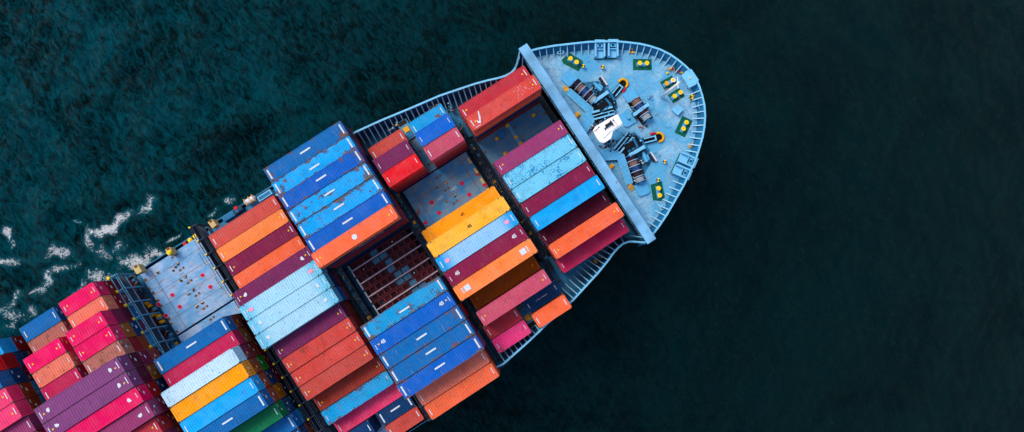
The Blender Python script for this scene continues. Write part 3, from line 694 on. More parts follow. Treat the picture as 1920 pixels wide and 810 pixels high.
for s in (1,-1):
    winch('mooring_winch',(24.95,s*7.55),s*.22,s,5,4.6)
    gear('gearbox',(26.6,s*5.3),s*.05,2.9)
    m=MB(); m.tube((0,-.7,.9),(0,.7,.9),.3,n=14); m.tube((0,.7,.9),(0,1.05,.9),.2,n=12); m.box(-.3,.3,-.5,.5,.1,.7); m.tube((.5,-.5,.7),(.5,.4,.7),.18,n=10)
    link('winch_motor',m.mesh('winch_motor',M['blue'],False),ship,(27.3,s*6.95,18.6),s*.2)
    m=MB(); m.box(-1.9,1.5,-1.0,1.3,.05,.75,0); m.box(-1.2,.6,-.5,.6,.75,1.25,0)
    for t in (-.7,0,.7): m.tube((t,-.8,.9),(t,.8,.9),.33,n=12,mi=1)
    link('chain_lifter',m.mesh('chain_lifter',[M['black'],M['blued']]),ship,(26.5,s*4.0,18.6),s*.1)
    # two long chain guides beside the lifter, slightly splayed
    cg=link('chain_guide',None,ship,(25.6,s*2.95,18.6),s*(-.30) if s>0 else .30)
    for j,(dy,w) in enumerate(((-.62,.26),(.55,.32),(-.05,.14))):
        m=MB(); m.box(-1.75,1.75,dy-w/2,dy+w/2,.9,1.12,0); m.box(-1.6,1.6,dy-w/2-.08,dy+w/2+.08,.1,.88,1)
        link('guide_rail',m.mesh('guide_rail',[M['rail'],M['dark']]),cg)
    m=MB(); 
    for i in range(14):
        x=-1.7+i*.27; m.box(x-.14,x+.14,-.12+.0,.12,.95,1.06) if i%2 else m.box(x-.12,x+.12,-.06,.06,.9,1.15)
    link('anchor_chain',m.mesh('anchor_chain',M['black']),cg,(0,.28,0))
    # chain pipe end with drums and valves near the centre
    machinery('brake_gear',(23.1,s*1.9),0,11+s,14,['dark','ropew','blue','black','roped'],.9,.8,1.1)
    machinery('windlass_gear',(26.2,s*3.0),s*.1,71+s,34,['black','dark','blue','rail','dark','black'],1.4,1.0,1.2)
    machinery('windlass_gear',(24.6,s*8.9),s*.2,74+s,18,['dark','ropew','blued','rope','black'],.8,.9,1.0)
    m=MB(); m.prism([(24.3,s*9.9),(28.1,s*8.0),(29.0,s*4.6),(28.4,s*2.4),(25.0,s*1.9),(23.4,s*4.9)][::-s],18.604,18.612); link('greasy_bed',m.mesh('greasy_bed',M['greasy']),ship)
    machinery('hydraulic_piping',(25.9,s*6.9),s*.2,41+s,34,['dark','blue','black','dark','ropew','blued'],1.5,.9,.9)
    machinery('hydraulic_piping',(25.2,s*4.7),s*.2,44+s,24,['black','dark','blued','rail'],1.2,.7,.8)
    machinery('hydraulic_piping',(27.9,s*3.9),s*.3,47+s,16,['black','dark','rail'],.6,.7,.7)
    machinery('windlass_gear',(23.6,s*2.3),s*.3,51+s,26,['black','dark','ropew','blue','roped'],1.1,.9,1.1)
    # chain stopper leading into the hawse pipe
    cs=link('chain_stopper',None,ship,(29.75,s*4.85,18.6),s*.32)
    for t in (-.34,.34):
        m=MB(); m.box(-1.0,1.0,t-.09,t+.09,.3,.75); link('stopper_cheek',m.mesh('stopper_cheek',M['rail']),cs)
    m=MB(); m.box(-1.15,1.1,-.55,.55,.04,.3,0)
    for i in range(9): m.box(-1.1+i*.26,-.9+i*.26,-.13 if i%2 else -.05,.13 if i%2 else .05,.3,.6,0)
    m.box(.75,.95,-.45,.45,.5,.9,1); link('stopper_bed',m.mesh('stopper_bed',[M['black'],M['rail']]),cs)
    m=MB(); m.box(.3,1.1,-s*.85-.18,-s*.85+.18,.1,.55); m.tube((.5,-s*.85,.5),(1.2,-s*.75,.6),.14,n=8)
    link('red_lever',m.mesh('red_lever',M['redv']),cs)
    m=MB(); m.torus((1.55,0,.32),.72,.2,22,8,0,-1.9,1.9); link('yellow_hawse_ring',m.mesh('yellow_hawse_ring',M['yelo'],True),cs)
    m=MB(); m.prism([(1.55+.6*math.cos(t),.6*math.sin(t)) for t in np.linspace(0,2*math.pi,17)[:-1]],.01,.06); link('hawse_hole',m.mesh('hawse_hole',M['black']),cs)
    # grated walkway with yellow steps
    m=MB(); a=[(22.3,9.0),(23.35,9.25),(24.7,4.6),(23.6,2.6),(21.2,1.6),(21.0,3.4),(22.4,4.2),(23.35,4.7)]
    q_=[(u,s*y) for u,y in a]; m.prism(q_[::-1] if s>0 else q_,19.35,19.45,0)
    wk=link('walkway',m.mesh('walkway',M['blue']),ship)
    m=MB()
    for p0,p1 in (((22.3,9.0),(23.35,4.7)),((23.35,9.25),(24.7,4.6)),((23.35,4.7),(21.0,3.4)),((24.7,4.6),(23.6,2.6)),((23.6,2.6),(21.2,1.6))):
        m.bar((p0[0],s*p0[1],19.48),(p1[0],s*p1[1],19.48),.07,.07)
    for i in range(7):
        t=i/6; A=(22.3+(23.35-22.3)*t,9.0+(4.7-9)*t); B=(23.35+(24.7-23.35)*t,9.25+(4.6-9.25)*t)
        m.bar((A[0],s*A[1],19.48),(B[0],s*B[1],19.48),.06,.05)
    for i in range(4):
        t=i/3; A=(21.0+(23.0-21.0)*t,3.4+1.1*t); B=(21.2+2.4*t,1.6+1.0*t); m.bar((A[0],s*A[1],19.48),(B[0],s*B[1],19.48),.06,.05)
    link('walkway_frame',m.mesh('walkway_frame',M['rail']),wk)
    m=MB(); 
    for i in range(3): m.box(-.4,.4,-.12+i*.34,.12+i*.34,.25*(3-i)-.05+.0,.25*(3-i),0)
    link('yellow_step',m.mesh('yellow_step',M['yelo']),wk,(22.7,s*9.4 if s>0 else -9.4,18.6),-.25 if s>0 else math.pi+.25)
    # grid of frames along the breakwater foot
    m=MB()
    for i in range(6): m.box(20.8,21.7,s*(.3+i*1.05)-.04,s*(.3+i*1.05)+.04,18.62,18.9)
    m.box(21.62,21.7,s*3-2.8,s*3+2.8,18.62,18.9); link('breakwater_foot_frame',m.mesh('breakwater_foot_frame',M['rail']),ship)
    # leaning pale plates
    for u,y,L in ((28.8,7.5,1.9),(28.65,-7.5,1.8)) if s>0 else ():
        m=MB(); m.box(-.14,.14,-L/2,L/2,.55,.65,0); m.box(-.5,-.1,-L/2+.1,L/2-.2,.01,.5,1); link('roller_guard',m.mesh('roller_guard',[M['ropew'],M['dark']]),ship,(u,y,18.6),0)
    m=MB(); m.box(-.22,.22,-1.2,1.2,.3,.42); m.box(-.1,.1,-1.1,1.1,0,.3); link('cable_tray',m.mesh('cable_tray',M['blued']),ship,(28.5,s*4.95,18.6),0)
    m=MB(); m.box(-.5,.5,-.3,.3,.05,.5); m.box(-.3,.3,-.15,.15,.5,.6); link('yellow_step',m.mesh('yellow_step',M['yelo']),ship,(21.9,s*5.1,18.6),.3)
winch('mooring_winch',(31.15,0.1),0,1,4,3.9)
gear('gearbox',(30.9,.0),.06,3.1)
m=MB(); tp=[(-1.3,-.75),(-1.3,.75),(-.9,1.2),(.9,1.3),(.9,-1.3),(-.9,-1.2)]; m.prism(tp[::-1],.1,.35); m.box(-.2,.2,-.25,.25,.35,.9); link('drip_tray',m.mesh('drip_tray',M['blue']),ship,(28.7,.1,18.6))
# deck seam and small clutter
machinery('deck_fitting',(33.6,.9),0,21,5,['ropeb','rope','blue'],.3,.3,.4)
machinery('hydraulic_piping',(31.1,.1),0,61,26,['dark','black','blue','rope'],1.2,1.7,.8)
machinery('deck_fitting',(30.0,-2.4),0,22,6,['dark','blue','rope'],.6,.4,.6)
# white foremast platform on its trunk
fm=link('foremast',None,ship,(24,0,18.6))
m=MB(); pp=[(21.85,1.1),(22.55,1.45),(24.82,1.38),(26.64,1.17),(26.42,-.58),(24.48,-.70),(23.6,-1.5),(22.35,-1.52),(21.8,-1.05),(21.75,-.3)]
m.prism([(a-24,b) for a,b in pp][::-1],4.3,4.42); link('white_platform',m.mesh('white_platform',M['mastw']),fm)
m=MB(); m.tube((-.6,0,0),(-.6,0,4.3),.4,.35,n=16); link('mast_trunk',m.mesh('mast_trunk',M['mastw']),fm)
m=MB(); m.box(-.1,1.1,.28,.78,4.43,4.75); m.box(.85,1.05,.1,.9,4.75,4.95); m.bar((-.5,.1,4.5),(.2,.6,4.7),.12,.12); m.bar((-.45,.45,4.5),(.1,.2,4.6),.09,.09); m.tube((1.45,.75,4.43),(1.45,.75,4.7),.09,n=8)
link('signal_light',m.mesh('signal_light',M['dark']),fm)
m=MB(); m.bar((-2.2,.9,4.44),(-.9,1.0,4.44),.04,.04); m.bar((-1.4,-.9,4.44),(.2,-.55,4.44),.05,.05); m.bar((.2,-.55,4.44),(2.5,-.45,4.44),.04,.04); m.bar((1.6,1.1,4.44),(1.55,-.55,4.44),.035,.035); m.bar((-1.9,.7,4.45),(-.9,1.15,4.45),.05,.03)
link('platform_seam',m.mesh('platform_seam',M['black']),fm)
m=MB(); 
for a,b in ((-.6,0),(1.9,-.3),(1.9,.8)): m.tube((a,b,0),(a,b,4.3),.09,n=8)
m.bar((1.9,-.3,1.5),(1.9,.8,3.5),.06,.06); link('platform_leg',m.mesh('platform_leg',M['mastw']),fm)
# tapered white jackstaff
js=link('jackstaff',None,ship,(35.31,0,18.6))
m=MB(); m.tube((0,0,0),(.45,-.35,9.8),.26,.16,n=14); link('pole',m.mesh('pole',M['mastw'],True),js)
m=MB(); m.bar((.0,-1.0,9.2),(.9,.5,9.2),.1,.1); m.torus((.1,.45,9.3),.28,.05,16,6); m.tube((-.2,.4,8.6),(-.2,.4,9.1),.08,n=8); m.tube((.4,-.3,9.8),(.4,-.3,10.4),.05,n=6); link('yardarm',m.mesh('yardarm',M['mastw']),js)
m=MB(); m.tube((-3.4,2.2,.1),(.2,-.1,6.2),.018,n=5); m.tube((2.6,-2.8,.1),(.2,-.1,6.2),.018,n=5); link('stay_wire',m.mesh('stay_wire',M['ropew']),js)

# ---- lashing bridges and cross-deck gear in the gaps between blocks
LAMP=MB(); LAMP.tube((0,0,0),(0,0,.22),.3,.24,n=8); LAMPM=LAMP.mesh('floodlight',M['yel'])
def lashing(u,y0,y1,zt,zb,mat,lamp=True,w=1.2,lampevery=1):
    e=link('lashing_bridge',None,ship,(u,0,0))
    m=MB(); n=int(round((y0-y1)/2.57))
    for i in range(n+1):
        y=y0-i*2.57
        m.bar((-w/2,y,zb),(-w/2,y,zt),.3,.3); m.bar((w/2,y,zb),(w/2,y,zt-.6),.2,.2); m.bar((-w/2,y,zt-.1),(w/2,y,zt-.1),.18,.14)
        m.bar((-w/2,y,zb+.4),(w/2,y,zt-1.2),.1,.12)
    link('post_frame',m.mesh('post_frame',M[mat]),e)
    m=MB(); yc0,yc1=y0+.2,y0-n*2.57-.2
    for x,z in ((-w/2,zt),(-w/2+.35,zt+.02),(w/2,zt-.5),(w/2-.3,zt-.5),(-w/2,zt-2.4),(w/2,zt-2.6)): m.bar((x,yc0,z),(x,yc1,z),.1,.14)
    link('hand_rail',m.mesh('hand_rail',M[mat]),e)
    m=MB(); m.box(-w/2+.05,w/2-.1,yc1,yc0,zt-2.75,zt-2.68); m.box(-w/2+.03,-w/2+.06,yc1,yc0,zt-2.4,zt-.6); m.box(-.05,w/2-.1,yc1,yc0,zb+.0,zb+.12)
    link('walkway_grating',m.mesh('walkway_grating',M['bridged']),e)
    if lamp:
        for i in range(0,n+1,lampevery):
            y=y0-i*2.57; o=link('floodlight',LAMPM,e,(-w/2+.1,y,zt+.12)); 
            if mat=='bridge': o=link('floodlight',LAMPM,e,(-w/2-.55,y-.35,zt-.2)); o.scale=(.45,.45,.8)
            else: o.scale=(.6,.6,1)
    return e
lashing(-54.85,23.35,-8.5,21.0,15.0,'bridge')
lashing(-40.05,23.35,-24,20.6,15.0,'bridged',True,1.1,1)
lashing(-69.3,22,2,21.0,15.0,'bridged',True)
lashing(-24.9,22.8,-23,17.6,14,'bridged',False,1.0)
lashing(-10.1,21.0,-21.5,18.0,14,'bridged',False,1.0)
lashing(4.5,12,-15,18.6,16.2,'bridged',False,.8)
# cross-deck boxes, pipes and yellow fittings in the gaps
def crossgear(u,y0,y1,z,seed,n=26):
    r=random.Random(seed); m=MB()
    for i in range(n):
        y=y0+(y1-y0)*(i+r.random()*.6)/n; t=r.random(); x=r.uniform(-.35,.35)
        mi=r.choice((0,0,1,1,2,3,4))
        if t<.5: m.box(x-.3,x+.3,y-.22,y+.3,z,z+r.uniform(.2,.9),mi)
        elif t<.8: m.tube((x,y,z),(x,y,z+r.uniform(.4,1.0)),.16,n=8,mi=mi)
        else: m.bar((x-.4,y,z+.4),(x+.4,y+.5,z+.5),.1,.1,mi)
    for x in (-.5,-.38,.45): m.tube((x,y0,z+.15),(x,y1,z+.15),.06,n=6,mi=1)
    link('cross_deck_gear',m.mesh('cross_deck_gear',[M['bridge'],M['bridged'],M['yelo'],M['rustd'],M['blued']]),ship,(u,0,0))
crossgear(-24.9,-22,22,16.2,1,60); crossgear(-10.2,-20,20,16.8,2,60); crossgear(4.6,-14,15,17,3,44); crossgear(-40.1,-22,22,14,4,40); crossgear(-54.75,6,22.5,15.05,5,46)
crossgear(-2.85,9,19,17.0,6,10); crossgear(-2.85,-19,-14,17.0,7,6)
def coaming(b):
    u=BAYU[b]; hw={1:12.2,2:17.5}.get(b,22.7); s0=16.2 if b<3 else 13.6
    m=MB(); z=ZB[b]-.55
    for s in (-1,1): m.box(u-6.4,u+6.4,s*(hw-1.2)-.15,s*(hw-1.2)+.15,s0,z); m.box(u+s*6.2-.12,u+s*6.2+.12,-hw+1.2,hw-1.2,s0,z)
    for i in range(11):
        for s in (-1,1):
            x=u-6+i*1.2; m.box(x-.04,x+.04,s*(hw-1.0),s*(hw-.6),s0,z-.1) if s>0 else m.box(x-.04,x+.04,-(hw-.6),-(hw-1.0),s0,z-.1)
    link('hatch_coaming',m.mesh('hatch_coaming',M['bridged']),ship)
for b in range(1,8): coaming(b)
for u,z,w_,mt in ((-24.95,16.15,1.1,'bridge'),(-10.15,16.75,.9,'bridge'),(4.55,16.95,.8,'bridged')):
    m=MB(); y=-21.5 if u<0 else -14
    while y<(21.5 if u<0 else 14):
        m.box(u-w_/2+.1,u+w_/2-.1,y,y+2.3,z-.12,z); y+=2.55
    link('cross_deck_walkway',m.mesh('cross_deck_walkway',M[mt]),ship)

# ---- hatch covers (lift-off pontoons)
def hatch(b,y0,y1,mat,label,fit=True,edge=True,hu=6.12):
    u=BAYU[b]; yc=(y0+y1)/2; hw=abs(y0-y1)/2; z=ZB[b]
    e=thing('hatch_cover',label,'hatch cover',u,yc,z-.6,0,'hatch covers of the ship')
    m=MB(); m.box(-hu,hu,-hw+.05,hw-.05,0,.588)
    link('cover_panel',m.mesh('cover_panel',mat),e)
    m=MB()
    for sx in (-1,1):
        for i in range(int(hw*2/P)+1):
            y=-hw+.5+i*P
            if y<hw-.3: m.box(sx*(hu-.25)-.2,sx*(hu-.25)+.2,y-.22,y+.22,.588,.66)
    for i in range(int(hw*2/P)+1):
        y=-hw+1.3+i*P
        if y<hw-.3: m.box(-.35,.1,y-.16,y+.16,.588,.655); m.box(.35,.7,y-.1,y+.24,.588,.65)
    link('stacking_socket',m.mesh('stacking_socket',M['rustd']),e)
    return e,z-.6
for b,spl in ((5,((23.0,10.85),(10.6,-1.5),(-1.7,-14.0))),(6,((23.0,10.85),(10.6,-1.5))),(7,((23.0,10.85),(10.6,2.0))),(4,((22.0,10.2),(10.0,0.),(-.2,-10.),(-10.2,-22))),(3,((23,5.3),(-5.2,-23))),(2,((17.4,10.3),(10.1,.05),(-.15,-10.3),(-10.5,-17.2))),(1,((15.4,10.5),(10.3,.1),(-.1,-10.2),(-10.4,-15.2)))):
    for i,(a,c_) in enumerate(spl):
        mat=M['hatch5'] if b>=4 else M['hatch2'] if b==2 else M['hatch1'] if b==1 else M['side']
        num={0:'port-side',1:'port centre',2:'starboard centre',3:'starboard-side'}[i if len(spl)!=2 or i==0 else 3]
        bare={(5,0):'bare rust-stained pale blue',(2,1):'worn blue',(1,1):'dim grey-blue',(5,1):'partly bare pale blue'}.get((b,i),'mostly covered blue')
        e,zz=hatch(b,a,c_,mat,f"{bare} {num} hatch cover under the {BLK[b]}")
        yc=(a+c_)/2; ub=BAYU[b]
        zz=.59
        if (b,i)==(5,0):
            for u,y in ((-50.92,16.95),(-44.98,17.04),(-54.04+.35,16.9),(-50.88,14.59),(-53.6,14.61),(-44.87,14.65)):
                m=MB(); m.tube((0,0,0),(0,0,.05),.4,n=20,mi=1); m.tube((0,0,.05),(0,0,.08),.33,n=20,mi=0); link('red_vent_plug',m.mesh('red_vent_plug',[M['red'],pkm]),e,(u-ub,y-yc,zz))
            for u,y in ((-48.06,20.67),(-48.48,18.26),(-47.5,18.25),(-48.49,15.69),(-47.46,15.76),(-48.44,13.11),(-47.34,13.13),(-48.7,20.4),(-47.5,20.9),(-53.6,20),(-53.5,17.6),(-53.6,13),(-42.0,20),(-51,21.5)):
                m=MB(); 
                for q in range(5): x_,y_=random.uniform(-.3,.3),random.uniform(-.25,.25); m.box(x_-.16,x_+.16,y_-.12,y_+.12,0,.1+.05*q,q%3)
                link('twistlock_fitting',m.mesh('twistlock_fitting',[M['yelo'],M['rustd'],M['black']]),e,(u-ub,y-yc,zz)).scale=(.62,.62,1)
            lm=block_letters(6,.24,.26,9); link('white_lettering',lm.mesh('white_lettering',M['white']),e,(-47.3-ub,16.95-yc,zz+.002),.0)
            m=MB(); m.box(-.03,.03,-1.3,1.3,0,.06); link('lifting_bar',m.mesh('lifting_bar',M['rustd']),e,(-43.6-ub,19.4-yc,zz),0); link('lifting_bar',m.mesh('lifting_bar',M['rustd']),e,(-43.4-ub,14.4-yc,zz),0)
            m=MB()
            for x_ in (-4.3,4.4): m.box(x_-.035,x_+.035,-5.9,5.9,0,.012)
            for y_ in (-3.4,-.85,1.7,4.2): m.box(-6,6,y_-.03,y_+.03,0,.012)
            link('weld_seam',m.mesh('weld_seam',M['rustd']),e,(0,0,zz))
            m=MB(); 
            for k in range(7): m.box(-.3,.1,0,.0+.25,.0,.1)
        if (b,i)==(2,1):
            for u,y in ((-.06,5.97),(-.05,3.73),(-5.93,5.99),(2.96,3.76),(2.9,5.93),(-5.82,3.9),(-8.6,6.04),(-8.6,3.8)):
                m=MB(); m.tube((0,0,0),(0,0,.05),.36,n=20,mi=0); link('red_vent_plug',m.mesh('red_vent_plug',[M['red']]),e,(u-ub,y-yc,zz))
            for u,y in ((-2.15,7.38),(-3.83,7.43),(-2.11,4.86),(-3.71,4.86)):
                m=MB(); 
                for q in range(5): x_,y_=random.uniform(-.25,.25),random.uniform(-.2,.2); m.box(x_-.14,x_+.14,y_-.12,y_+.12,0,.08+.04*q,q%3)
                link('twistlock_fitting',m.mesh('twistlock_fitting',[M['yelo'],M['rustd'],M['black']]),e,(u-ub,y-yc,zz)).scale=(.62,.62,1)
            tm=text_mesh('145T',.62); tm.materials.append(M['white']); link('white_lettering',tm,e,(-1.68-ub,5.94-yc,zz+.012))
            tm=text_mesh('145T',.62); tm.materials.append(M['rackw']); link('faded_lettering',tm,e,(-4.4-ub,5.8-yc,zz+.012))
            m=MB()
            for x_ in (-4.6,4.6): m.box(x_-.04,x_+.04,-4.9,4.9,0,.012)
            for y_ in (-2.6,0.1,2.6): m.box(-6,6,y_-.025,y_+.025,0,.012)
            link('weld_seam',m.mesh('weld_seam',M['rustd']),e,(0,0,zz))
            for sx in (-1,1):
                m=MB()
                for q in range(5): m.box(sx*5.85-.2,sx*5.85+.2,-4.6+q*2-.5,-4.6+q*2+.5,0,.16); m.box(sx*5.85-.08,sx*5.85+.08,-4.6+q*2-.2,-4.6+q*2+.2,.16,.3)
                link('edge_cleat',m.mesh('edge_cleat',M['cream'] if sx>0 else M['bridge']),e,(0,0,zz))
        if (b,i)==(1,1):
            m=MB(); m.tube((0,0,0),(0,0,.5),.62,n=24); m.tube((0,0,.5),(0,0,.56),.5,n=20); link('round_manhole',m.mesh('round_manhole',plain('blue_round',(40,110,160),.5)),e,(9.77-ub,9.17-yc,zz))
            m=MB(); m.box(-.32,.32,-2.3,2.3,0,.22); link('pale_cross_beam',m.mesh('pale_cross_beam',M['bridge']),e,(11.58-ub,8.0-yc,zz))
            for u,y in ((8.78,9.01),(8.6,6.2),(11.56,7.51),(11.6,6.2),(16.0,9.0),(11.4,9.9)):
                m=MB(); m.box(-.32,.32,-.22,.22,0,.35); m.box(-.12,.12,-.1,.3,.35,.5); link('yellow_fitting',m.mesh('yellow_fitting',M['yelo']),e,(u-ub,y-yc,zz),.2)

# ---- open cell of stacked bar racks in the third block
for i,k in enumerate((-7,-6,-5,-4)):
    yc=row(k); e=thing('slatted_cargo_frame',f"{['first','second','third','fourth'][i]} maroon lattice cargo frame from port in the open well",'cargo frame',BAYU[3],yc,14.2,0,'lattice frames in the open well')
    m=MB(); L=6.1
    m.box(-L,L,-1.24,-1.18,.9,1.1); m.box(-L,L,1.18,1.24,.9,1.1)
    link('edge_beam',m.mesh('edge_beam',M['racki']),e)
    m=MB(); m.box(-L,L,-.09,.09,1.55,1.72); 
    for sx in (-1,1): m.box(sx*L-.09,sx*L+.09,-1.05,1.05,1.5,1.64)
    link('pale_rail',m.mesh('pale_rail',M['rackw']),e)
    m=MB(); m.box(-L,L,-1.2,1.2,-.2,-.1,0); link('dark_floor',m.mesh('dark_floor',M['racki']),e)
    r=random.Random(30+i); m=MB(); fl=MB(); bl=MB()
    for yb in (-1.18,-.13,.13,1.18): m.box(-L,L,yb-.045,yb+.045,1.36,1.46)
    for rw in (-1,1):
        x=-L+.15+(.35 if rw>0 else 0)+.18*i
        while x<L-1.2:
            w=1.0; y0,y1=(.2,1.1) if rw>0 else (-1.1,-.2); z=1.5
            isb=(abs(x+.4-( .9*(i-1.5)))<1.0)
            if isb: bl.box(x,x+w+.3,y0,y1,1.0,1.06,0)
            for a,b in (((x,y0),(x+w,y0)),((x+w,y0),(x+w,y1)),((x+w,y1),(x,y1)),((x,y1),(x,y0))):
                if not isb: m.bar((*a,z),(*b,z),.13,.12)
            if not isb:
                fl.box(x+.08,x+w-.08,y0+.08,y1-.08,1.1,1.14,r.choice((0,0,1,2)))
                if r.random()<.8: fl.bar((x+.1,y0+.1,1.22),(x+w-.1,y1-.1,1.22),.07,.05,1); fl.bar((x+.1,y1-.1,1.24),(x+w-.1,y0+.1,1.24),.07,.05,1)
                m.bar((x,y0,z),(x,y0,.1),.07,.07); m.bar((x+w,y1,z),(x+w,y1,.1),.07,.07)
                if r.random()<.06: fl.box(x+.4,x+.62,y0+.3,y0+.5,1.3,1.4,3)
            x+=w+.16+(.3 if isb else 0)
    base=len(m.v); m.v+=fl.v; m.f+=[tuple(base+i for i in f) for f in fl.f]; m.m+=[q+1 for q in fl.m]
    link('lattice',m.mesh('lattice',[M['rackr'],M['racki'],M['rackd'],M['dark'],M['white']]),e); link('blue_panel',bl.mesh('blue_panel',M['rackb']),e)

# ---- fittings along the port side deck
def cream(u,y,z,rot=0,s=1.):
    m=MB(); m.box(-.62*s,.62*s,-.9*s,.9*s,-1.6,0); m.box(-.66*s,.66*s,-.94*s,.94*s,0,.08); m.box(-.2,.3,.3,.7,.08,.14,1)
    o=link('cream_locker',m.mesh('cream_locker',[M['cream'],M['rustd']]),ship,(u,y,z),rot)
cream(-46.9,23.0,16.6,.0,.66); cream(-52.6,23.2,17.2,.0,.74); cream(-38.2,22.8,17.6,.1,.68)
m=MB(); m.tube((0,0,0),(0,0,.35),.4,n=12); m.tube((0,0,.35),(0,0,.5),.25,n=10)
BL=m.mesh('yellow_lamp',M['yel'])
for u,y in ((-42.7,23.4),(-43.8,23.3)): link('yellow_lamp',BL,ship,(u,y,14.4))
o=link('yellow_lamp',BL,ship,(-46.9,22.8,16.7)); 
m=MB(); m.box(-.3,.3,-.25,.25,0,.5); link('red_fire_box',m.mesh('red_fire_box',M['redv']),ship,(-44.9,23.3,14.2)); link('red_fire_box',m.mesh('red_fire_box',M['redv']),ship,(-34.2,23.5,15.2))
m=MB(); m.tube((-1.1,0,.5),(.9,0,.5),.62,n=18); m.tube((.9,0,.5),(1.15,0,.5),.62,.3,n=18); link('white_liferaft_canister',m.mesh('white_liferaft_canister',M['white']),ship,(-31.7,23.5,14.4)).scale=(.85,.85,.8)
m=MB()
for x in (-.9,.1,.9): m.torus((0,0,0),.01,.01,3,3); m.box(x-.06,x+.06,-.75,.75,.0,.1); m.box(x-.06,x+.06,-.75,-.63,0,1.2); m.box(x-.06,x+.06,.63,.75,0,1.2); m.box(x-.06,x+.06,-.75,.75,1.14,1.24)
link('yellow_cradle',m.mesh('yellow_cradle',M['yelo']),ship,(-31.7,23.5,14.4)).scale=(.85,.85,.8)
for u,y,L in ((-34.3,23.3,1.6),(-36.3,23.3,2.2),(-29.3,23.0,2.6)):
    m=MB(); m.box(-L/2,L/2,-.5,.4,0,1.0,0); m.box(-L/2+.2,L/2-.2,-.3,.2,1.0,1.06,1); link('side_locker',m.mesh('side_locker',[M['dark'] if L<2 else M['rail'] if L>2.4 else M['blued'],M['blued']]),ship,(u,y,13.6))
# open side rails aft
m=MB()
for u in np.arange(-108,-11.5,2.0): m.tube((u,23.75,13.6),(u,23.75,14.6),.035,n=5); m.tube((u,-23.75,13.6),(u,-23.75,14.6),.035,n=5)
for y in (23.75,-23.75):
    for z in (14.1,14.6): m.tube((-108,y*.999,z),(-12,y*.999,z),.03,n=5)
link('guard_rail',m.mesh('guard_rail',M['blue']),ship)
m=MB()
for x in (-2.8,0,2.8):
    for y in (-1.0,1.0): m.box(x-.12,x+.12,y-.12,y+.12,0,3.4)
    m.box(x-.1,x+.1,-.88,.88,3.42,3.6)
link('container_pedestal',m.mesh('container_pedestal',M['blued']),ship,(.9,row(2),16.7))
# ladders/housings beside the twenty-foot units in the second block
m=MB(); m.box(-.9,.9,-1.7,1.7,0,1.9,0); m.box(-.45,.45,-.45,.45,1.9,2.1,1); m.box(-.5,.5,-1.5,-.7,1.9,2.0,2); m.box(-.7,.7,.9,1.6,1.9,1.96,3)
HS=m.mesh('stair_housing',[M['bridge'],M['yelo'],M['blued'],M['black']])
link('stair_housing',HS,ship,(-2.9,18.4,16.7)); link('stair_housing',HS,ship,(-2.9,-18.3,16.7),math.pi)
machinery('yellow_fitting',(2.9,19.2),0,31,10,['yelo','yel','rustd','rail'],.7,.5,1.0).location.z=17.6
machinery('yellow_fitting',(-4.4,20.0),0,32,8,['rustd','rail','yelo'],.9,.3,1.0).location.z=18.2
machinery('yellow_fitting',(5.2,18.0),0,33,12,['rustd','rail','bridge'],.3,1.4,1.0).location.z=17.6
m=MB(); m.box(-1,-.6,-.4,.4,0,.05); m.box(.2,.6,-.4,.4,0,.05); link('yellow_grating',m.mesh('yellow_grating',M['yelo']),ship,(12.2,-16.6,17.2),.25)

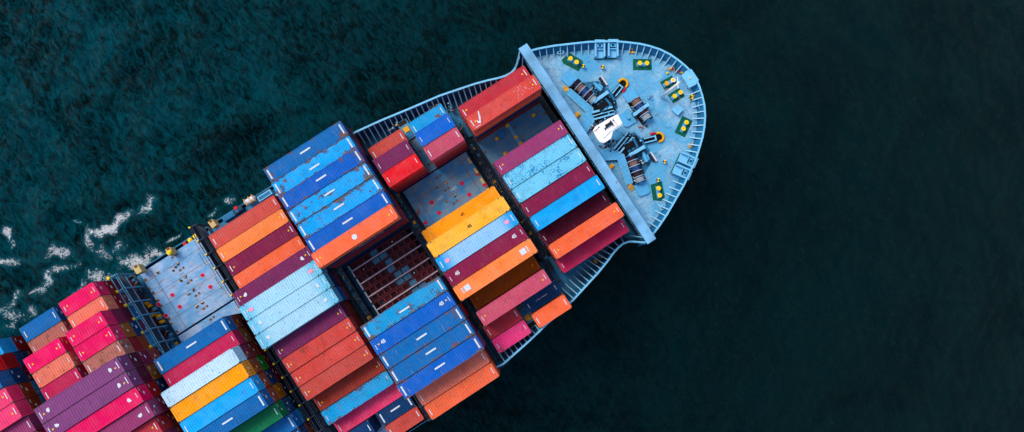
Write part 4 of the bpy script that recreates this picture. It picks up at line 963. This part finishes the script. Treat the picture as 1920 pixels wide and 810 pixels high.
# ------------------------------------------------------------------ the sea
def sea():
    nx,ny=860,430; X0,X1,Y0,Y1=-135.,135.,-70.,80.
    xs=np.linspace(X0,X1,nx); ys=np.linspace(Y0,Y1,ny); X,Y=np.meshgrid(xs,ys)
    Z=np.zeros_like(X); 
    rough=1.0/(1+np.exp((X+5)/26.))            # choppier on the port side of the ship, smoother ahead
    for i in range(90):
        lam=2.0*(14/2.0)**rng.random(); th=math.radians(200+rng.normal(0,38)); k=2*math.pi/lam
        a=.0085*lam**1.0*rng.random()
        ph=rng.random()*6.28; arg=k*(X*math.cos(th)+Y*math.sin(th))+ph+1.5*np.sin(X*.05+ph)+1.5*np.sin(Y*.07+2*ph)
        Z+=a*(np.sin(arg)+.25*np.cos(2*arg))
    Z*=(.30+1.25*rough)
    # ship's side waves: long crests trailing away from the port bow
    U=(X-OFF[0])*CT+(Y-OFF[1])*ST; V=-(X-OFF[0])*ST+(Y-OFF[1])*CT
    d=V-24
    wv=np.exp(-((d-16)/9.)**2)*np.clip((-U-5)/30,0,1)
    Z+=.45*wv*np.sin(2*math.pi*(d*.9+U*.16+2.2*np.sin(U*.09))/8.5)
    ex=np.minimum(np.minimum(X-X0,X1-X),np.minimum(Y-Y0,Y1-Y)); Z*=np.clip(ex/8,0,1)
    # foam field
    F=np.zeros_like(X)
    blobs=FOAM
    for x,y,l,w,a,st in blobs:
        ca,sa=math.cos(R(a)),math.sin(R(a)); du=(X-x)*ca+(Y-y)*sa; dv=-(X-x)*sa+(Y-y)*ca
        dv=dv-.5*np.sin(du*.9+x)*w-.3*np.sin(du*2.3+2*x)*w
        F=np.maximum(F,st*np.exp(-(du/(1.25*l))**2-(dv/(1.3*w))**2))
    side=np.exp(-(np.clip(V-24.2,0,99)/3.5)**1.2)*(V>20)*np.clip((-U-30)/25,0,1)
    F=np.maximum(F,.62*side)
    co=np.stack([X,Y,Z],-1).reshape(-1,3)
    idx=np.arange(nx*ny).reshape(ny,nx); f=np.stack([idx[:-1,:-1],idx[:-1,1:],idx[1:,1:],idx[1:,:-1]],-1).reshape(-1,4)
    # far ring out to the horizon, one sheet with the fine part
    base=len(co); far=6000.
    ringv=[(-far,-far,0),(far,-far,0),(far,far,0),(-far,far,0)]
    co=np.vstack([co,np.array(ringv)])
    me=bpy.data.meshes.new('sea')
    faces=f.tolist()
    bl,br_,tr,tl=int(idx[0,0]),int(idx[0,-1]),int(idx[-1,-1]),int(idx[-1,0])
    faces.append([base,base+1]+idx[0,::-1].tolist()); faces.append([base+1,base+2]+idx[::-1,-1].tolist())
    faces.append([base+2,base+3]+idx[-1,:].tolist()); faces.append([base+3,base]+idx[:,0].tolist())
    me.from_pydata(co.tolist(),[],faces); me.polygons.foreach_set('use_smooth',[True]*len(faces))
    at=me.attributes.new('foam','FLOAT','POINT'); at.data.foreach_set('value',np.concatenate([F.ravel(),np.zeros(4)]).astype(np.float32))
    at=me.attributes.new('chop','FLOAT','POINT'); at.data.foreach_set('value',np.concatenate([rough.ravel(),np.full(4,.3)]).astype(np.float32))
    m=NT('sea_water'); tc=m.node('ShaderNodeTexCoord').outputs['Object']
    fo=m.node('ShaderNodeAttribute',attribute_name='foam').outputs['Fac']; ch=m.node('ShaderNodeAttribute',attribute_name='chop').outputs['Fac']
    big=m.noise(m.vec(tc,(1,1,1)),.05,5,.6,.5); med=m.noise(m.vec(tc,(1.2,1,1)),.45,6,.65,.6)
    col=m.mix(m.ramp(big,.3,.7),(.0002,.0030,.0036),(.0002,.0072,.0080))
    rot0=m.node('ShaderNodeVectorRotate',rotation_type='Z_AXIS'); m.sock(rot0.inputs['Vector'],tc); rot0.inputs['Angle'].default_value=R(-32)
    med=m.noise(m.vec(rot0.outputs[0],(1.2,.55,1)),.85,10,.76,.8)
    # teal streaks painting light on wave faces and sky reflection, stronger to the left
    ripple_lit=m.math('MULTIPLY',m.math('MULTIPLY',ch,ch),m.ramp(m.math('ADD',m.math('MULTIPLY',med,.7),m.math('MULTIPLY',big,.3)),.40,.62))
    col=m.mix(m.math('MULTIPLY',ripple_lit,.85),col,(.0006,.118,.158))
    fr=m.math('MULTIPLY',m.ramp(m.noise(m.vec(rot0.outputs[0],(1.5,.6,1),(31,7,0)),1.3,9,.78,.5),.50,.72),.16)  # finer ripple light painted into the colour over all the water
    col=m.mix(fr,col,(.0006,.070,.082))
    halo=m.ramp(fo,.12,.8); col=m.mix(m.math('MULTIPLY',halo,.6),col,(.004,.15,.21))
    n1=m.noise(tc,1.1,10,.75,1.4); n2=m.noise(m.vec(tc,(1,1,1),(7,7,0)),1.7,8,.72,1.0)
    ridge=m.math('SUBTRACT',1.,m.math('MULTIPLY',m.math('ABSOLUTE',m.math('SUBTRACT',n2,.5)),9.),clamp=True)
    lace=m.math('ADD',m.math('MULTIPLY',ridge,.42),m.math('MULTIPLY',m.ramp(n1,.32,.68),.58))
    fm_=m.ramp(m.math('ADD',m.math('MULTIPLY',fo,.92),m.math('SUBTRACT',lace,1.16)),0.,.24)
    # rare flecks on the open sea
    fl=m.math('MULTIPLY',m.ramp(m.noise(m.vec(tc,(1,1,1),(50,9,0)),1.1,7,.8,.5),.765,.81),.6)
    foam=m.math('MAXIMUM',fm_,fl)
    lacy=m.mix(m.ramp(fm_,.15,.75),(.03,.34,.46),(.94,.96,.97))
    col=m.mix(foam,col,lacy)
    m.sock(m.b.inputs['Base Color'],col)
    m.sock(m.b.inputs['Roughness'],m.math('ADD',.11,m.math('MULTIPLY',foam,.5)))
    m.b.inputs['IOR'].default_value=1.33; m.b.inputs['Specular Tint'].default_value=(.06,.62,.74,1); m.b.inputs['Specular IOR Level'].default_value=.28
    rot=m.node('ShaderNodeVectorRotate',rotation_type='Z_AXIS'); m.sock(rot.inputs['Vector'],tc); rot.inputs['Angle'].default_value=R(-32)
    rv=rot.outputs[0]
    rp=m.noise(m.vec(rv,(1.0,.42,1)),1.7,9,.76,.6); rq=m.noise(m.vec(rv,(1.3,.5,1),(3,1,0)),3.6,7,.72,.4)
    rr_=m.math('SUBTRACT',1.,m.math('ABSOLUTE',m.math('SUBTRACT',m.math('MULTIPLY',rp,2.),1.)))
    h=m.math('ADD',m.math('MULTIPLY',rr_,.9),m.math('MULTIPLY',rq,.30))
    m.bump(m.math('MULTIPLY',h,m.math('ADD',.34,m.math('MULTIPLY',ch,1.0))),.85,1.)
    me.materials.append(m.mat)
    o=link('sea',me); tag(o,None,None,None,'structure')
FOAM=[(-76.76, 6.37, 4.6, 1.1, 33, 1.12), (-69.79, 10.65, 2.4, 1.2, 38, 0.86), (-83.42, 7.49, 1.1, 0.28, -8, 0.95), (-86.0, 1.19, 2.4, 1.2, 10, 0.95), (-96.54, 5.35, 1.5, 1, -40, 1.0), (-95.64, 3.62, 0.8, 1.2, 0, 0.8), (-71.46, 0.08, 3.4, 1.7, 30, 0.98), (-67.94, 0.99, 2.0, 0.7, 10, 1.08), (-54.02, 11.27, 1.3, 0.9, 30, 0.82), (-64.49, 4.23, 1.6, 0.35, 30, 0.95), (-80.17, 2.61, 0.9, 2.4, 10, 0.86), (-77.6, 1.8, 2, 1.5, 0, 0.74), (-74.88, 2.2, 1.8, 1.1, 0, 0.72), (-86.26, -2.04, 1.8, 0.9, 20, 0.85), (-88.23, -3.46, 1.6, 1, 60, 0.9), (-78.42, -3.25, 2.6, 1.7, 20, 0.95), (-96.78, -0.23, 0.9, 4, 85, 0.86), (-90.79, -9.49, 1.3, 1.3, 0, 0.86), (-89.46, -5.27, 2.8, 0.9, 30, 0.76), (-93.91, -7.28, 2, 1, 30, 0.76), (-95.84, -9.28, 1.5, 3, 60, 0.74), (-84.07, -1.24, 3.2, 0.6, 30, 0.7), (-81.88, -5.27, 2.2, 1, 30, 0.74), (-57.01, 9.12, 1.8, 0.5, 30, 0.7), (-93.73, -11.29, 2.5, 1.2, 30, 0.74)]
sea()

# ------------------------------------------------------------------ light and camera
SUN_EL, SUN_AZ = 56, 145      # degrees; azimuth measured counter-clockwise from +X (upper left of the picture)
w=bpy.data.worlds.new('World'); scene.world=w; w.use_nodes=True
sk=w.node_tree.nodes.new('ShaderNodeTexSky'); sk.sky_type='NISHITA'; sk.sun_disc=False; sk.sun_elevation=R(SUN_EL)
sk.sun_rotation=R(90-SUN_AZ); sk.air_density=1.4; sk.dust_density=3.0; sk.ozone_density=1.5
bg=w.node_tree.nodes['Background']; w.node_tree.links.new(sk.outputs[0],bg.inputs['Color']); bg.inputs['Strength'].default_value=.15
L=bpy.data.lights.new('sun','SUN'); L.energy=1.3; L.angle=R(20); L.color=(1,.94,.88)
so=bpy.data.objects.new('sun',L); COL.objects.link(so)
dv=Vector((math.cos(R(SUN_AZ))*math.cos(R(SUN_EL)),math.sin(R(SUN_AZ))*math.cos(R(SUN_EL)),math.sin(R(SUN_EL))))
so.rotation_euler=dv.to_track_quat('Z','Y').to_euler(); so.location=(0,0,200)
cam=bpy.data.cameras.new('camera'); cam.sensor_width=36; cam.lens=24; cam.clip_end=20000; cam.clip_start=.5
co=bpy.data.objects.new('camera',cam); COL.objects.link(co); co.location=(0,0,130); co.rotation_euler=(R(3.70),0,0); scene.camera=co
scene.render.engine='CYCLES'
scene.view_settings.view_transform='Standard'; scene.view_settings.look='None'; scene.view_settings.exposure=.36; scene.view_settings.gamma=1
